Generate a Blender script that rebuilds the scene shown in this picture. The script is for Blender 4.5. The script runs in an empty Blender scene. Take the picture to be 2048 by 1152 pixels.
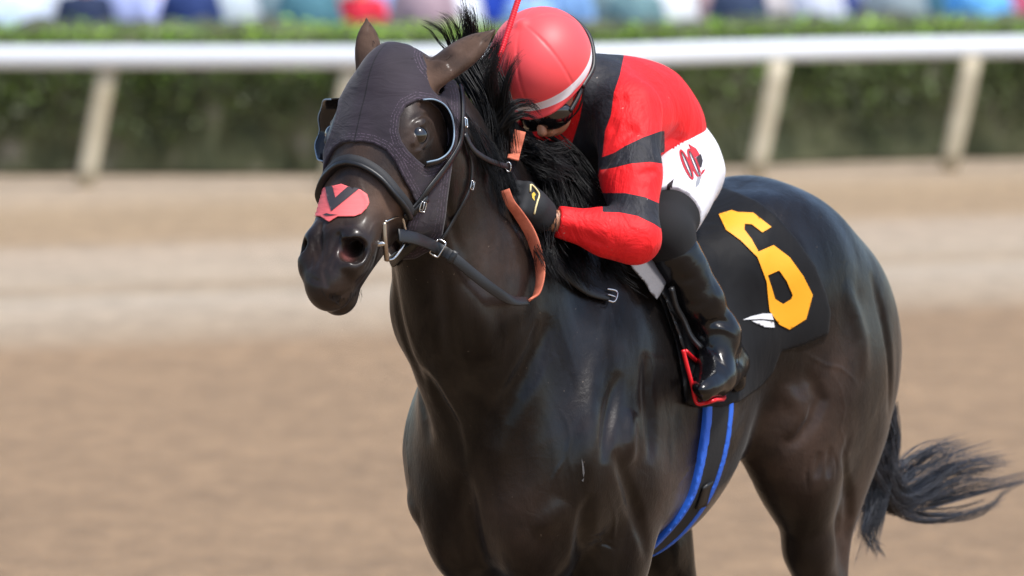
import bpy, bmesh, math, random
import numpy as np
from mathutils import Vector, Matrix
from mathutils.bvhtree import BVHTree

# ------------------------------------------------------------------ camera, world, sun, exposure
scene = bpy.context.scene
F_PX, W_PX, H_PX = 12480.0, 2048.0, 1152.0
CAM = Vector((0.0, -15.0, 2.5)); PITCH = math.atan(833.0 / F_PX)
cam_data = bpy.data.cameras.new("camera"); cam = bpy.data.objects.new("camera", cam_data)
scene.collection.objects.link(cam); scene.camera = cam
cam.location = CAM; cam.rotation_euler = (math.pi/2 - PITCH, 0, 0)
cam_data.sensor_width = 36.0; cam_data.lens = 36.0 * F_PX / W_PX
cam_data.clip_start = 0.5; cam_data.clip_end = 3000
cam_data.dof.use_dof = True; cam_data.dof.focus_distance = 14.4
cam_data.dof.aperture_fstop = (cam_data.lens/1000.0) / 0.056
world = bpy.data.worlds.new("World"); scene.world = world; world.use_nodes = True
wn = world.node_tree; bg = wn.nodes["Background"]
sky = wn.nodes.new("ShaderNodeTexSky"); sky.sky_type = 'NISHITA'; sky.sun_disc = False
SUN_EL, SUN_AZ = math.radians(60), math.radians(128)     # azimuth: direction the light comes from, clockwise from +Y
sky.sun_elevation = SUN_EL; sky.sun_rotation = SUN_AZ
sky.air_density = 1.0; sky.dust_density = 1.6; sky.ozone_density = 1.0
wn.links.new(sky.outputs[0], bg.inputs[0]); bg.inputs[1].default_value = 0.115
sun_d = bpy.data.lights.new("sun", 'SUN'); sun_d.energy = 2.3; sun_d.angle = math.radians(9); sun_d.color = (1.0, 0.97, 0.93)
sun = bpy.data.objects.new("sun", sun_d); scene.collection.objects.link(sun)
sdir = Vector((math.sin(SUN_AZ)*math.cos(SUN_EL), math.cos(SUN_AZ)*math.cos(SUN_EL), math.sin(SUN_EL)))
sun.rotation_euler = sdir.to_track_quat('Z', 'Y').to_euler()
scene.view_settings.view_transform = 'Standard'; scene.view_settings.look = 'None'
scene.view_settings.exposure = 0.92; scene.view_settings.gamma = 1.0

# ------------------------------------------------------------------ frames
TH = math.radians(35)
FW = Vector((-math.sin(TH), -math.cos(TH), 0)); LF = Vector((math.cos(TH), -math.sin(TH), 0)); UP = Vector((0, 0, 1))
ORG = Vector((0.17, 0.0, 0.05))
M_L2W = np.array([FW, LF, UP]).T.astype(np.float64)
def l2w(P):                                   # horse frame (forward, left, up) -> world
    return np.asarray(P, float) @ M_L2W.T + np.array(ORG)
def w2l(P):
    return (np.asarray(P, float) - np.array(ORG)) @ M_L2W
def ray(px, py):                              # direction through a photo pixel
    d = Vector(((px - W_PX/2)/F_PX, 1.0, -(py - H_PX/2)/F_PX))
    c, s = math.cos(PITCH), math.sin(PITCH)
    return Vector((d.x, d.y*c + d.z*s, -d.y*s + d.z*c)).normalized()
def LP(px, py, y):                            # point of the horse frame's plane y = const seen at a photo pixel
    r = ray(px, py); n = LF; t = (y - (CAM - ORG).dot(n)) / r.dot(n)
    p = CAM + r*t - ORG
    return np.array([p.dot(FW), y, p.z])

# ------------------------------------------------------------------ materials
def rgb(h): 
    h = h.lstrip('#'); c = [int(h[i:i+2], 16)/255 for i in (0, 2, 4)]
    return tuple((x/12.92 if x <= .04045 else ((x+.055)/1.055)**2.4) for x in c) + (1,)
class Mat:
    def __init__(s, name, col=(0.5,0.5,0.5,1), rough=0.5, **kw):
        s.m = bpy.data.materials.new(name); s.m.use_nodes = True; s.nt = s.m.node_tree
        s.b = s.nt.nodes["Principled BSDF"]
        if len(col) == 3: col = tuple(col) + (1,)
        s.b.inputs["Base Color"].default_value = col; s.b.inputs["Roughness"].default_value = rough
        for k, v in kw.items(): s.b.inputs[k.replace('_', ' ')].default_value = v
    def n(s, t, **kw):
        nd = s.nt.nodes.new(t)
        for k, v in kw.items(): setattr(nd, k, v)
        return nd
    def l(s, a, b): s.nt.links.new(a, b)
    def coords(s, scale=(1,1,1), rot=(0,0,0)):
        tc = s.n("ShaderNodeTexCoord"); mp = s.n("ShaderNodeMapping")
        mp.inputs["Scale"].default_value = scale; mp.inputs["Rotation"].default_value = rot
        s.l(tc.outputs["Object"], mp.inputs[0]); return mp.outputs[0]
    def noise(s, scale, detail=4, rough=0.55, vec=None, dist=0.0):
        t = s.n("ShaderNodeTexNoise"); t.inputs["Scale"].default_value = scale; t.inputs["Detail"].default_value = detail
        t.inputs["Roughness"].default_value = rough; t.inputs["Distortion"].default_value = dist
        if vec is None: vec = s.coords()
        s.l(vec, t.inputs["Vector"]); return t.outputs["Fac"]
    def ramp(s, fac, stops, interp='LINEAR'):
        r = s.n("ShaderNodeValToRGB"); r.color_ramp.interpolation = interp
        e = r.color_ramp.elements
        while len(e) < len(stops): e.new(0.5)
        for i, (p, c) in enumerate(stops):
            e[i].position = p; e[i].color = c if len(c) == 4 else tuple(c) + (1,)
        s.l(fac, r.inputs[0]); return r.outputs[0]
    def bump(s, h, strength=0.3, dist=0.002, prev=None):
        b = s.n("ShaderNodeBump"); b.inputs["Strength"].default_value = strength; b.inputs["Distance"].default_value = dist
        s.l(h, b.inputs["Height"])
        if prev is not None: s.l(prev, b.inputs["Normal"])
        s.l(b.outputs[0], s.b.inputs["Normal"]); return b.outputs[0]
    def mixc(s, fac, a, b, mode='MIX'):
        m = s.n("ShaderNodeMix"); m.data_type = 'RGBA'; m.blend_type = mode
        for sock, v in ((m.inputs[0], fac), (m.inputs[6], a), (m.inputs[7], b)):
            if isinstance(v, (int, float)): sock.default_value = v
            elif isinstance(v, tuple): sock.default_value = v if len(v) == 4 else v + (1,)
            else: s.l(v, sock)
        return m.outputs[2]
def g(v): return (v, v, v, 1)

# ------------------------------------------------------------------ objects
COL = scene.collection
def tag(o, label=None, cat=None, group=None, kind=None):
    if label: o['label'] = label
    if cat: o['category'] = cat
    if group: o['group'] = group
    if kind: o['kind'] = kind
    return o
def empty(name, loc, label, cat, group=None):
    o = bpy.data.objects.new(name, None); COL.objects.link(o); o.location = loc; o.empty_display_size = 0.1
    return tag(o, label, cat, group)
def root_of(o):
    v = Vector((0, 0, 0))
    while o is not None: v += o.location; o = o.parent
    return v
def mesh_obj(name, V, Fc, mat, parent=None, smooth=True, midx=None, at0=False):
    """world-space vertices -> one mesh object, offset to its parent's origin"""
    V = np.asarray(V, np.float64)
    if parent is not None: off = np.array(root_of(parent)); loc = Vector((0, 0, 0))
    elif at0: loc = Vector((0, 0, 0)); off = np.zeros(3)
    else: loc = Vector(V.mean(0)); loc.z = float(V[:, 2].min()); off = np.array(loc)
    me = bpy.data.meshes.new(name)
    if isinstance(Fc, np.ndarray) and Fc.ndim == 2:
        nf, k = Fc.shape
        me.vertices.add(len(V)); me.vertices.foreach_set("co", (V - off).astype(np.float32).ravel())
        me.loops.add(nf*k); me.loops.foreach_set("vertex_index", Fc.astype(np.int32).ravel())
        me.polygons.add(nf); me.polygons.foreach_set("loop_start", np.arange(0, nf*k, k, dtype=np.int32))
        me.polygons.foreach_set("loop_total", np.full(nf, k, np.int32))
        me.update(calc_edges=True)
    else:
        me.from_pydata((V - off).tolist(), [], [list(map(int, f)) for f in Fc]); me.update()
    me.validate()
    if smooth: me.polygons.foreach_set("use_smooth", np.ones(len(me.polygons), bool))
    for m in (mat if isinstance(mat, (list, tuple)) else [mat]): me.materials.append(m.m)
    if midx is not None and len(midx) == len(me.polygons): me.polygons.foreach_set("material_index", np.asarray(midx, np.int32))
    o = bpy.data.objects.new(name, me); COL.objects.link(o); o.location = loc
    if parent is not None: o.parent = parent
    return o

# ------------------------------------------------------------------ implicit surfaces (smooth unions of cones and ellipsoids), meshed by surface nets
f32 = np.float32
def smin(a, b, k):
    if k <= 0: return np.minimum(a, b)
    h = np.maximum(k - np.abs(a - b), 0)/k
    return np.minimum(a, b) - h*h*k*0.25
def frame(axis, up=(0, 0, 1)):
    a = np.array(axis, float); a /= np.linalg.norm(a); u = np.array(up, float)
    b = np.cross(u, a)
    if np.linalg.norm(b) < 1e-6: b = np.cross((1, 0, 0), a)
    b /= np.linalg.norm(b); return np.array([a, b, np.cross(a, b)])
class SDF:
    def __init__(s): s.ops = []
    def cone(s, a, b, ra, rb, k=0.05, sy=1.0, op='u', sym=False):
        a = np.array(a, float); b = np.array(b, float)
        s.ops.append((op, 'cone', (a, b, ra, rb, sy), k, (a+b)/2, np.linalg.norm(b-a)/2 + max(ra, rb)*max(1, sy)))
        if sym: m = np.array([1, -1, 1]); s.cone(a*m, b*m, ra, rb, k, sy, op)
        return s
    def chain(s, pts, k=0.05, sy=1.0, op='u', sym=False):          # pts: (x, y, z, r)
        for p, q in zip(pts[:-1], pts[1:]): s.cone(p[:3], q[:3], p[3], q[3], k, sy, op, sym)
        return s
    def ell(s, c, r, axis=(1, 0, 0), up=(0, 0, 1), k=0.05, op='u', sym=False):
        c = np.array(c, float)
        s.ops.append((op, 'ell', (c, np.array(r, float), frame(axis, up)), k, c, max(r)))
        if sym: m = np.array([1, -1, 1]); s.ell(c*m, r, np.array(axis)*m, np.array(up)*m, k, op)
        return s
    def crease(s, pts, w, depth, sym=False):                       # groove (depth > 0) or ridge (depth < 0) along a polyline on the surface
        P = np.array(pts, float)
        s.ops.append(('c', 'line', (P, w, depth), 0, P.mean(0), np.abs(P - P.mean(0)).sum(1).max() + 3*w))
        if sym: s.crease(P*np.array([1, -1, 1]), w, depth)
        return s
    def func(s, f): s.ops.append(('f', 'func', f, 0, None, 0)); return s
    def __call__(s, P, center=None, rad=None):
        d = np.full(len(P), 0.6, f32)
        for op, typ, prm, k, bc, br in s.ops:
            if center is not None and bc is not None and np.linalg.norm(bc - center) > br + rad + k + 0.03: continue
            if typ == 'cone':
                a, b, ra, rb, sy = prm; Q = P
                if sy != 1.0:
                    Q = P.copy(); Q[:, 1] = a[1] + (P[:, 1] - a[1])/sy; b = b.copy(); b[1] = a[1] + (b[1]-a[1])/sy
                ba = (b - a).astype(f32); pa = Q - a.astype(f32); L2 = float(ba @ ba) + 1e-12
                h = np.clip(pa @ ba / L2, 0, 1); q = pa - h[:, None]*ba
                v = np.sqrt((q*q).sum(1)) - (ra + (rb - ra)*h)
                if sy < 1: v = v*sy
            elif typ == 'ell':
                c, r, R = prm; q = (P - c.astype(f32)) @ R.T.astype(f32)
                k0 = np.sqrt(((q/r)**2).sum(1)) + 1e-9; k1 = np.sqrt(((q/(r*r))**2).sum(1)) + 1e-9
                v = k0*(k0 - 1)/k1
            elif typ == 'line':
                L, w, dep = prm; m = np.full(len(P), 9.0, f32); tt = np.zeros(len(P), f32); ns = len(L) - 1
                for i_, (a, b) in enumerate(zip(L[:-1], L[1:])):
                    ba = (b-a).astype(f32); pa = P - a.astype(f32); h = np.clip(pa @ ba/(float(ba @ ba)+1e-12), 0, 1)
                    q = pa - h[:, None]*ba; q = (q*q).sum(1); c = q < m; m = np.where(c, q, m); tt = np.where(c, (i_ + h)/ns, tt)
                if ns > 4: dd = dep*np.clip(4*tt*(1-tt), 0, 1)**1.2        # long traced grooves fade out at both ends
                else: dd = dep
                d = d + dd*np.exp(-m/(w*w)); continue
            else: d = prm(P, d); continue
            v = v.astype(f32)
            if op == 'u': d = smin(d, v, k)
            elif op == 's': d = -smin(-d, v, k)
            elif op == 'x': d = -smin(-d, -v, k)
        return d
def sines(P, seed, freq, n=8):
    r = np.random.RandomState(seed); o = np.zeros(len(P), f32)
    for _ in range(n):
        w = r.normal(size=3)*freq; o += np.sin(P @ w.astype(f32) + f32(r.rand()*6.28))
    return o/math.sqrt(n)
def net(sdf, lo, hi, h, B=16):
    """surface-nets mesh of sdf == 0 inside the box lo..hi at voxel size h; only blocks near the surface are evaluated"""
    lo = np.array(lo, float); n = (np.ceil((np.array(hi) - lo)/h/B).astype(int))*B
    nb = n//B; D = np.empty(n, f32)
    ax = [np.arange(k) for k in nb]; G = np.stack(np.meshgrid(*ax, indexing='ij'), -1).reshape(-1, 3)
    C = lo + (G*B + (B-1)/2)*h; rad = B*h*0.87
    dc = np.concatenate([sdf(c.astype(f32)) for c in np.array_split(C, max(1, len(C)//20000))])
    loc = np.stack(np.meshgrid(*[np.arange(B)]*3, indexing='ij'), -1).reshape(-1, 3)*h
    for gidx, c, d0 in zip(G, C, dc):
        i, j, k = gidx*B
        if abs(d0) > rad*1.5 + 0.03: D[i:i+B, j:j+B, k:k+B] = d0; continue
        D[i:i+B, j:j+B, k:k+B] = sdf((lo + gidx*B*h + loc).astype(f32), c, rad).reshape(B, B, B)
    S = D < 0
    a = S[:-1, :-1, :-1]; mixed = np.zeros(a.shape, bool)
    for dx in (0, 1):
        for dy in (0, 1):
            for dz in (0, 1):
                if dx or dy or dz: mixed |= (S[dx:n[0]-1+dx, dy:n[1]-1+dy, dz:n[2]-1+dz] != a)
    I = np.argwhere(mixed); dim = np.array(a.shape); key = (I[:, 0]*dim[1] + I[:, 1])*dim[2] + I[:, 2]
    acc = np.zeros((len(I), 3)); cnt = np.zeros(len(I))
    co = [(x, y, z) for x in (0, 1) for y in (0, 1) for z in (0, 1)]
    val = {c: D[I[:, 0]+c[0], I[:, 1]+c[1], I[:, 2]+c[2]] for c in co}
    for c1 in co:
        for axn in range(3):
            if c1[axn]: continue
            c2 = list(c1); c2[axn] = 1; c2 = tuple(c2); v1, v2 = val[c1], val[c2]
            m = (v1 < 0) != (v2 < 0); t = np.where(m, v1/np.where(m, v1 - v2, 1), 0)
            p = np.tile(np.array(c1, float), (len(I), 1)); p[:, axn] += t
            acc[m] += p[m]; cnt[m] += 1
    V = lo + (I + acc/np.maximum(cnt, 1)[:, None])*h
    quads = []
    for axn in range(3):
        o1, o2 = [(1, 2), (2, 0), (0, 1)][axn]
        sl1 = [slice(None)]*3; sl2 = [slice(None)]*3; sl1[axn] = slice(0, -1); sl2[axn] = slice(1, None)
        A, Bb = S[tuple(sl1)], S[tuple(sl2)]
        E = np.argwhere(A != Bb); E = E[(E[:, o1] > 0) & (E[:, o2] > 0) & (E[:, o1] < dim[o1]) & (E[:, o2] < dim[o2])]
        flip = A[E[:, 0], E[:, 1], E[:, 2]]
        q = []
        for da, db in ((-1, -1), (0, -1), (0, 0), (-1, 0)):
            F = E.copy(); F[:, o1] += da; F[:, o2] += db
            q.append(np.searchsorted(key, (F[:, 0]*dim[1] + F[:, 1])*dim[2] + F[:, 2]))
        q = np.stack(q, 1); q[~flip] = q[~flip][:, ::-1]; quads.append(q)
    return V, np.concatenate(quads)
def relax(V, Q, it=1, f=0.5):
    for _ in range(it):
        s = np.zeros_like(V); c = np.zeros(len(V))
        for a, b in ((0, 1), (1, 2), (2, 3), (3, 0)):
            for i, j in ((a, b), (b, a)):
                np.add.at(s, Q[:, i], V[Q[:, j]]); np.add.at(c, Q[:, i], 1)
        V = V + f*(s/np.maximum(c, 1)[:, None] - V)
    return V
HRES = .0038
# ------------------------------------------------------------------ tracing, straps, hair, decals
def proj(Pw):                                 # world points -> photo pixels
    P = np.asarray(Pw, float) - np.array(CAM); c, s = math.cos(PITCH), math.sin(PITCH)
    y = P[:, 1]*c - P[:, 2]*s; z = P[:, 1]*s + P[:, 2]*c
    return np.stack([W_PX/2 + F_PX*P[:, 0]/y, H_PX/2 - F_PX*z/y], 1)
def polysd(p, poly):                          # signed distance to a closed 2-D outline (negative inside)
    poly = np.array(poly, float); n = len(poly); m = np.full(len(p), 1e18); ins = np.zeros(len(p), bool)
    for i in range(n):
        a, b = poly[i], poly[(i+1) % n]; e = b - a; w = p - a
        t = np.clip((w @ e)/(e @ e + 1e-12), 0, 1); q = w - t[:, None]*e; m = np.minimum(m, (q*q).sum(1))
        c = (a[1] > p[:, 1]) != (b[1] > p[:, 1])
        with np.errstate(divide='ignore', invalid='ignore'): xi = a[0] + (p[:, 1]-a[1])/(e[1] if e[1] else 1e-12)*e[0]
        ins ^= c & (p[:, 0] < xi)
    d = np.sqrt(m); return np.where(ins, -d, d)
def bvh_of(*objs):
    V, F, o = [], [], 0
    for ob in objs:
        me = ob.data; co = np.empty(len(me.vertices)*3, np.float32); me.vertices.foreach_get("co", co)
        co = co.reshape(-1, 3) + np.array(root_of(ob)); V.append(co); F += [[i + o for i in p.vertices] for p in me.polygons]; o += len(co)
    return BVHTree.FromPolygons(np.concatenate(V).tolist(), F)
def hit(bvh, px, py):
    r = ray(px, py); loc, nor, _, _ = bvh.ray_cast(CAM, r)
    if loc is None: return None
    if nor.dot(r) > 0: nor = -nor
    return loc, nor
def snap(bvh, Pw):
    loc, nor, _, _ = bvh.find_nearest(Vector(Pw)); 
    if nor.dot(Vector(Pw) - loc) < 0: nor = -nor
    return loc, nor
def arc(P): L = np.r_[0, np.cumsum(np.linalg.norm(np.diff(P, axis=0), axis=1))]; return L/L[-1]
def spline(P, n, L=None):
    P = np.array(P, float); k = len(P)
    if k == 2: t = np.linspace(0, 1, n)[:, None]; return P[0]*(1-t) + P[1]*t
    if L is None: L = arc(P)
    E = np.vstack([2*P[0]-P[1], P, 2*P[-1]-P[-2]]); out = []
    for s in np.linspace(0, 1, n):
        i = min(max(np.searchsorted(L, s, side='right')-1, 0), k-2); t = (s - L[i])/max(L[i+1]-L[i], 1e-9)
        a, b, c, d = E[i:i+4]
        out.append(.5*((2*b) + (c-a)*t + (2*a-5*b+4*c-d)*t*t + (3*b-a-3*c+d)*t**3))
    return np.array(out)
def strap(name, P, N, width, thick, mat, parent, n=None, ends=None, smooth=True):
    """a band with rounded edges along world points P, flat side facing N"""
    P = np.array([list(p) for p in P], float); N = np.array([list(q) for q in N], float)
    ln = np.linalg.norm(np.diff(P, axis=0), axis=1).sum(); n = n or max(6, int(ln/.008))
    C = spline(P, n); Nn = spline(N, n, arc(P)); T = np.gradient(C, axis=0); T /= np.linalg.norm(T, axis=1)[:, None]
    S = np.cross(T, Nn); S /= np.linalg.norm(S, axis=1)[:, None]; Nn = np.cross(S, T)
    w = np.interp(np.linspace(0, 1, n), np.linspace(0, 1, len(width)), width) if hasattr(width, '__len__') else np.full(n, width)
    sec = [(-.5, -.25), (-.5, .25), (-.44, .5), (0, .5), (.44, .5), (.5, .25), (.5, -.25), (.44, -.5), (0, -.5), (-.44, -.5)]
    V = [C[i] + S[i]*a*w[i] + Nn[i]*b*thick for i in range(n) for a, b in sec]; m = len(sec); F = []
    for i in range(n-1):
        for j in range(m): F.append([i*m+j, i*m+(j+1) % m, (i+1)*m+(j+1) % m, (i+1)*m+j])
    F.append(list(range(m))[::-1]); F.append([(n-1)*m+j for j in range(m)])
    return mesh_obj(name, V, F, mat, parent, smooth)
def tube(name, P, r, mat, parent, n=None, seg=8, closed=False):
    P = np.array([list(p) for p in P], float); 
    if closed: P = np.vstack([P, P[:1]])
    ln = np.linalg.norm(np.diff(P, axis=0), axis=1).sum(); n = n or max(5, int(ln/.005)); C = spline(P, n)
    R = np.interp(np.linspace(0, 1, n), np.linspace(0, 1, len(r)), r) if hasattr(r, '__len__') else np.full(n, r)
    T = np.gradient(C, axis=0); T /= np.linalg.norm(T, axis=1)[:, None] + 1e-12
    up = np.array([.31, .2, .93]); V, F = [], []
    for i in range(n):
        a = np.cross(T[i], up); a /= np.linalg.norm(a); b = np.cross(T[i], a)
        for j in range(seg): t = 2*math.pi*j/seg; V.append(C[i] + R[i]*(a*math.cos(t) + b*math.sin(t)))
    for i in range(n-1):
        for j in range(seg): F.append([i*seg+j, i*seg+(j+1) % seg, (i+1)*seg+(j+1) % seg, (i+1)*seg+j])
    F.append(list(range(seg))[::-1]); F.append([(n-1)*seg+j for j in range(seg)])
    return mesh_obj(name, V, F, mat, parent)
def hair(name, clumps, mat, parent, seed=1, seg=14, lmin=.55):
    """clumps: (points in the horse frame, strand count, root spread, tip spread, strand radius)"""
    rs = np.random.RandomState(seed); V, F = [], []; o = 0
    for pts, cnt, s0, s1, r0 in clumps:
        C = spline(np.array(pts, float), 40); nl = max(1, cnt//9); LA, LB = rs.normal(size=(nl, 3)), rs.normal(size=(nl, 3)); LL = rs.rand(nl)
        for _ in range(cnt):
            kl = rs.randint(nl); L = lmin + (1-lmin)*(.7*LL[kl] + .3*rs.rand())**.6; n = seg; t = np.linspace(0, 1, n); idx = t*L*39
            c = np.stack([np.interp(idx, np.arange(40), C[:, k]) for k in range(3)], 1)
            off = LA[kl]*.85 + rs.normal(size=3)*.45; off2 = LA[kl]*.4 + LB[kl]*.85 + rs.normal(size=3)*(.32 + .35*(rs.rand() > .8)); ph = rs.rand(3)*6.28; fr = 2 + 5*rs.rand()
            tt = (t*L)[:, None]
            c = c + off*s0*(1-tt) + off2*s1*tt**1.3 + .12*s1*np.sin(fr*tt + ph)*tt
            T = np.gradient(c, axis=0); T /= np.linalg.norm(T, axis=1)[:, None] + 1e-9
            a = np.cross(T, (.3, .5, .8)); a /= np.linalg.norm(a, axis=1)[:, None] + 1e-9; b = np.cross(T, a)
            r = (r0*(.6 + .8*rs.rand())*(1 - .85*t**1.5))[:, None]
            for j in range(3): V.append(c + r*(a*math.cos(2.094*j) + b*math.sin(2.094*j)))
            base = o; i = np.arange(n-1)
            for j in range(3):
                j2 = (j+1) % 3; F.append(np.stack([base+j*n+i, base+j2*n+i, base+j2*n+i+1, base+j*n+i+1], 1))
            o += 3*n
    return mesh_obj(name, l2w(np.concatenate(V)), np.concatenate(F), mat, parent)
def decal(name, bvh, poly, mat, parent, holes=(), lift=.0022, step=5.0):
    """a flat printed or sewn patch: a traced outline laid on a surface, following it"""
    from mathutils.geometry import delaunay_2d_cdt
    poly = [tuple(map(float, p)) for p in poly]; A = np.array(poly); pts, edges = [], []
    def ring(pl):
        b = len(pts); q = []
        for i in range(len(pl)):
            a, c = np.array(pl[i]), np.array(pl[(i+1) % len(pl)]); k = max(1, int(np.linalg.norm(c-a)/step))
            q += [a + (c-a)*j/k for j in range(k)]
        pts.extend(q); edges.extend([(b+i, b+(i+1) % len(q)) for i in range(len(q))])
    ring(poly)
    for h_ in holes: ring([tuple(map(float, p)) for p in h_])
    gx, gy = np.meshgrid(np.arange(A[:, 0].min(), A[:, 0].max(), step), np.arange(A[:, 1].min(), A[:, 1].max(), step))
    G = np.stack([gx.ravel(), gy.ravel()], 1); d = polysd(G, poly)
    for h_ in holes: d = np.maximum(d, -polysd(G, h_))
    pts.extend(G[d < -step*.5])
    vs, _, fs, *_ = delaunay_2d_cdt([Vector(p) for p in pts], edges, [], 0, 1e-4)
    vs = np.array([list(v) for v in vs]); fs = np.array([list(f) for f in fs if len(f) == 3]); cc = vs[fs].mean(1)
    d = polysd(cc, poly)
    for h_ in holes: d = np.maximum(d, -polysd(cc, h_))
    fs = fs[d < 0]; V = []
    for x, y in vs:
        h_ = hit(bvh, x, y) or hit(bvh, x-3, y) or hit(bvh, x+3, y)
        V.append(list(h_[0] + h_[1]*lift) if h_ else [0, 0, 0])
    V = np.array(V); ok = (np.abs(V).sum(1) > 0); fs = fs[ok[fs].all(1)]
    e = np.linalg.norm(V[fs] - V[fs][:, [1, 2, 0]], axis=2).max(1); fs = fs[e < .05]
    n = np.cross(V[fs[:, 1]] - V[fs[:, 0]], V[fs[:, 2]] - V[fs[:, 0]])
    fl = (n @ np.array([0, 1., 0])) > 0; fs[fl] = fs[fl][:, ::-1]
    used, inv = np.unique(fs, return_inverse=True); V = V[used]; fs = inv.reshape(fs.shape)
    return mesh_obj(name, V, fs, mat, parent)
def attr(o, name, vals):
    a = o.data.attributes.new(name, 'FLOAT', 'POINT'); a.data.foreach_set("value", np.asarray(vals, np.float32))
def fieldnode(m, name, lo=-.4, hi=.4):       # 1 where the stored distance is negative
    a = m.n("ShaderNodeAttribute"); a.attribute_name = name
    r = m.n("ShaderNodeMapRange"); r.inputs["From Min"].default_value = lo; r.inputs["From Max"].default_value = hi
    r.inputs["To Min"].default_value = 1; r.inputs["To Max"].default_value = 0; m.l(a.outputs["Fac"], r.inputs["Value"]); return r.outputs[0]
# ------------------------------------------------------------------ the setting: track, verge, apron
def gy(px, py): # ground point seen at a photo pixel
    r = ray(px, py); t = -CAM.z/r.z; return CAM + r*t
mat_dirt = Mat("track_dirt", (.4, .3, .2, 1), .95)
tc = mat_dirt.n("ShaderNodeTexCoord"); sep = mat_dirt.n("ShaderNodeSeparateXYZ"); mat_dirt.l(tc.outputs["Object"], sep.inputs[0])
def mth(m, op, a, b=None):
    n = m.n("ShaderNodeMath"); n.operation = op
    for s_, v in zip(n.inputs, (a, b)):
        if v is None: continue
        if isinstance(v, (int, float)): s_.default_value = v
        else: m.l(v, s_)
    return n.outputs[0]
_m = mat_dirt
wob = _m.noise(.35, 3, vec=_m.coords((.25, 1, 1)))
yy = mth(_m, 'ADD', mth(_m, 'SUBTRACT', sep.outputs[1], mth(_m, 'MULTIPLY', sep.outputs[0], .58)), mth(_m, 'MULTIPLY', wob, 1.2))
fac = mth(_m, 'DIVIDE', mth(_m, 'ADD', yy, 15.0), 60.0)            # 0 at the camera .. 1 at 60 m
band = _m.ramp(fac, [(0, rgb('#ae8d6a')), (.572, rgb('#af8f6c')), (.592, rgb('#bfa688')), (.64, rgb('#d0bda4')), (.656, rgb('#bca486')), (.67, rgb('#cbb69b')), (.72, rgb('#cab398')), (.745, rgb('#b99c78')), (.80, rgb('#bb9f7b')), (.86, rgb('#c9b398')), (1, rgb('#b8a388'))])
n1 = _m.noise(1.1, 5, vec=_m.coords((.6, .7, 1))); n2 = _m.noise(4.5, 8, rough=.7, vec=_m.coords((1.3, .55, 1)))
c1 = _m.mixc(1.0, band, _m.ramp(n1, [(.3, g(.90)), (.7, g(1.06))]), 'MULTIPLY')
c2 = _m.mixc(.9, c1, _m.ramp(n2, [(.3, g(.72)), (.7, g(1.2))]), 'MULTIPLY')
hs = _m.n("ShaderNodeHueSaturation"); hs.inputs["Value"].default_value = .86; hs.inputs["Saturation"].default_value = 1.0; _m.l(c2, hs.inputs["Color"])
_m.l(hs.outputs[0], _m.b.inputs["Base Color"]); _m.bump(_m.noise(6, 10, rough=.7), .9, .08)
def sheet(name, x0, x1, y0, y1, z, mat, nx=2, ny=2, f=None):
    xs = np.linspace(x0, x1, nx); ys = np.linspace(y0, y1, ny); V = [(x, y, z + (f(x, y) if f else 0)) for y in ys for x in xs]
    F = [[j*nx+i, j*nx+i+1, (j+1)*nx+i+1, (j+1)*nx+i] for j in range(ny-1) for i in range(nx-1)]
    return mesh_obj(name, V, F, mat, at0=True)
o = sheet("ground", -900, 900, -60, 2200, 0, mat_dirt); tag(o, kind='structure')
mat_pave = Mat("apron_paving", rgb('#85898a'), .8)
mat_pave.l(mat_pave.ramp(mat_pave.noise(.8, 3), [(.3, rgb('#6f746e')), (.7, rgb('#979890'))]), mat_pave.b.inputs["Base Color"])
o = sheet("pavement", -600, 600, 43.5, 400, .004, mat_pave); tag(o, kind='structure')

# running rail: a white rail along the track that bends away to the right
def rail_y(x):                                # y of the foot line in world
    return 34.4 + (0 if x < .6 else 3.9*(1-math.exp(-max(x-.6, 0)/2.6)))
mat_rail = Mat("white_rail", (.70, .73, .77, 1), .45)
mat_post = Mat("rail_post", (.52, .47, .38, 1), .6)
mat_post.l(mat_post.ramp(mat_post.noise(3, 3), [(.3, rgb('#a89c82')), (.7, rgb('#c2b8a0'))]), mat_post.b.inputs["Base Color"])
rail = empty("running_rail", (0, rail_y(0), 0), "long white running rail on leaning cream posts beyond the dirt track", "rail")
P = [(x, rail_y(x) + .05, 1.035) for x in np.linspace(-40, 46, 140)]
P = np.array(P); V = []; F = []; sec = [(-.11, -.05), (-.12, .03), (-.08, .07), (0, .085), (.08, .07), (.12, .03), (.11, -.07), (.02, -.085), (-.08, -.085)]
for p in P:
    for a, b in sec: V.append((p[0], p[1] + a, p[2] + b))
m_ = len(sec)
for i in range(len(P)-1):
    for j in range(m_): F.append([i*m_+j, (i+1)*m_+j, (i+1)*m_+(j+1) % m_, i*m_+(j+1) % m_])
mesh_obj("rail_beam", V, F, mat_rail, rail)
for tx, ty, bx, by in ((-60-235, 140, -60-285, 378), (215, 140, 168, 378), (702, 140, 655, 376), (1190, 138, 1140, 365), (1558, 132, 1510, 332), (1945, 125, 1897, 322), (2330, 122, 2285, 315)):
    base = gy(bx, by)
    for _ in range(5): base.y = rail_y(base.x); base.x = (bx-1024)*(base.y+15)/F_PX
    k = (base.y - CAM.y)/F_PX; top = Vector((base.x + (tx-bx)*k*1.02, base.y + .05, .96))
    strap("post", [base, (base+top)/2, top], [(0, -1, 0)]*3, .155, .09, mat_post, rail, n=6)

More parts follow.
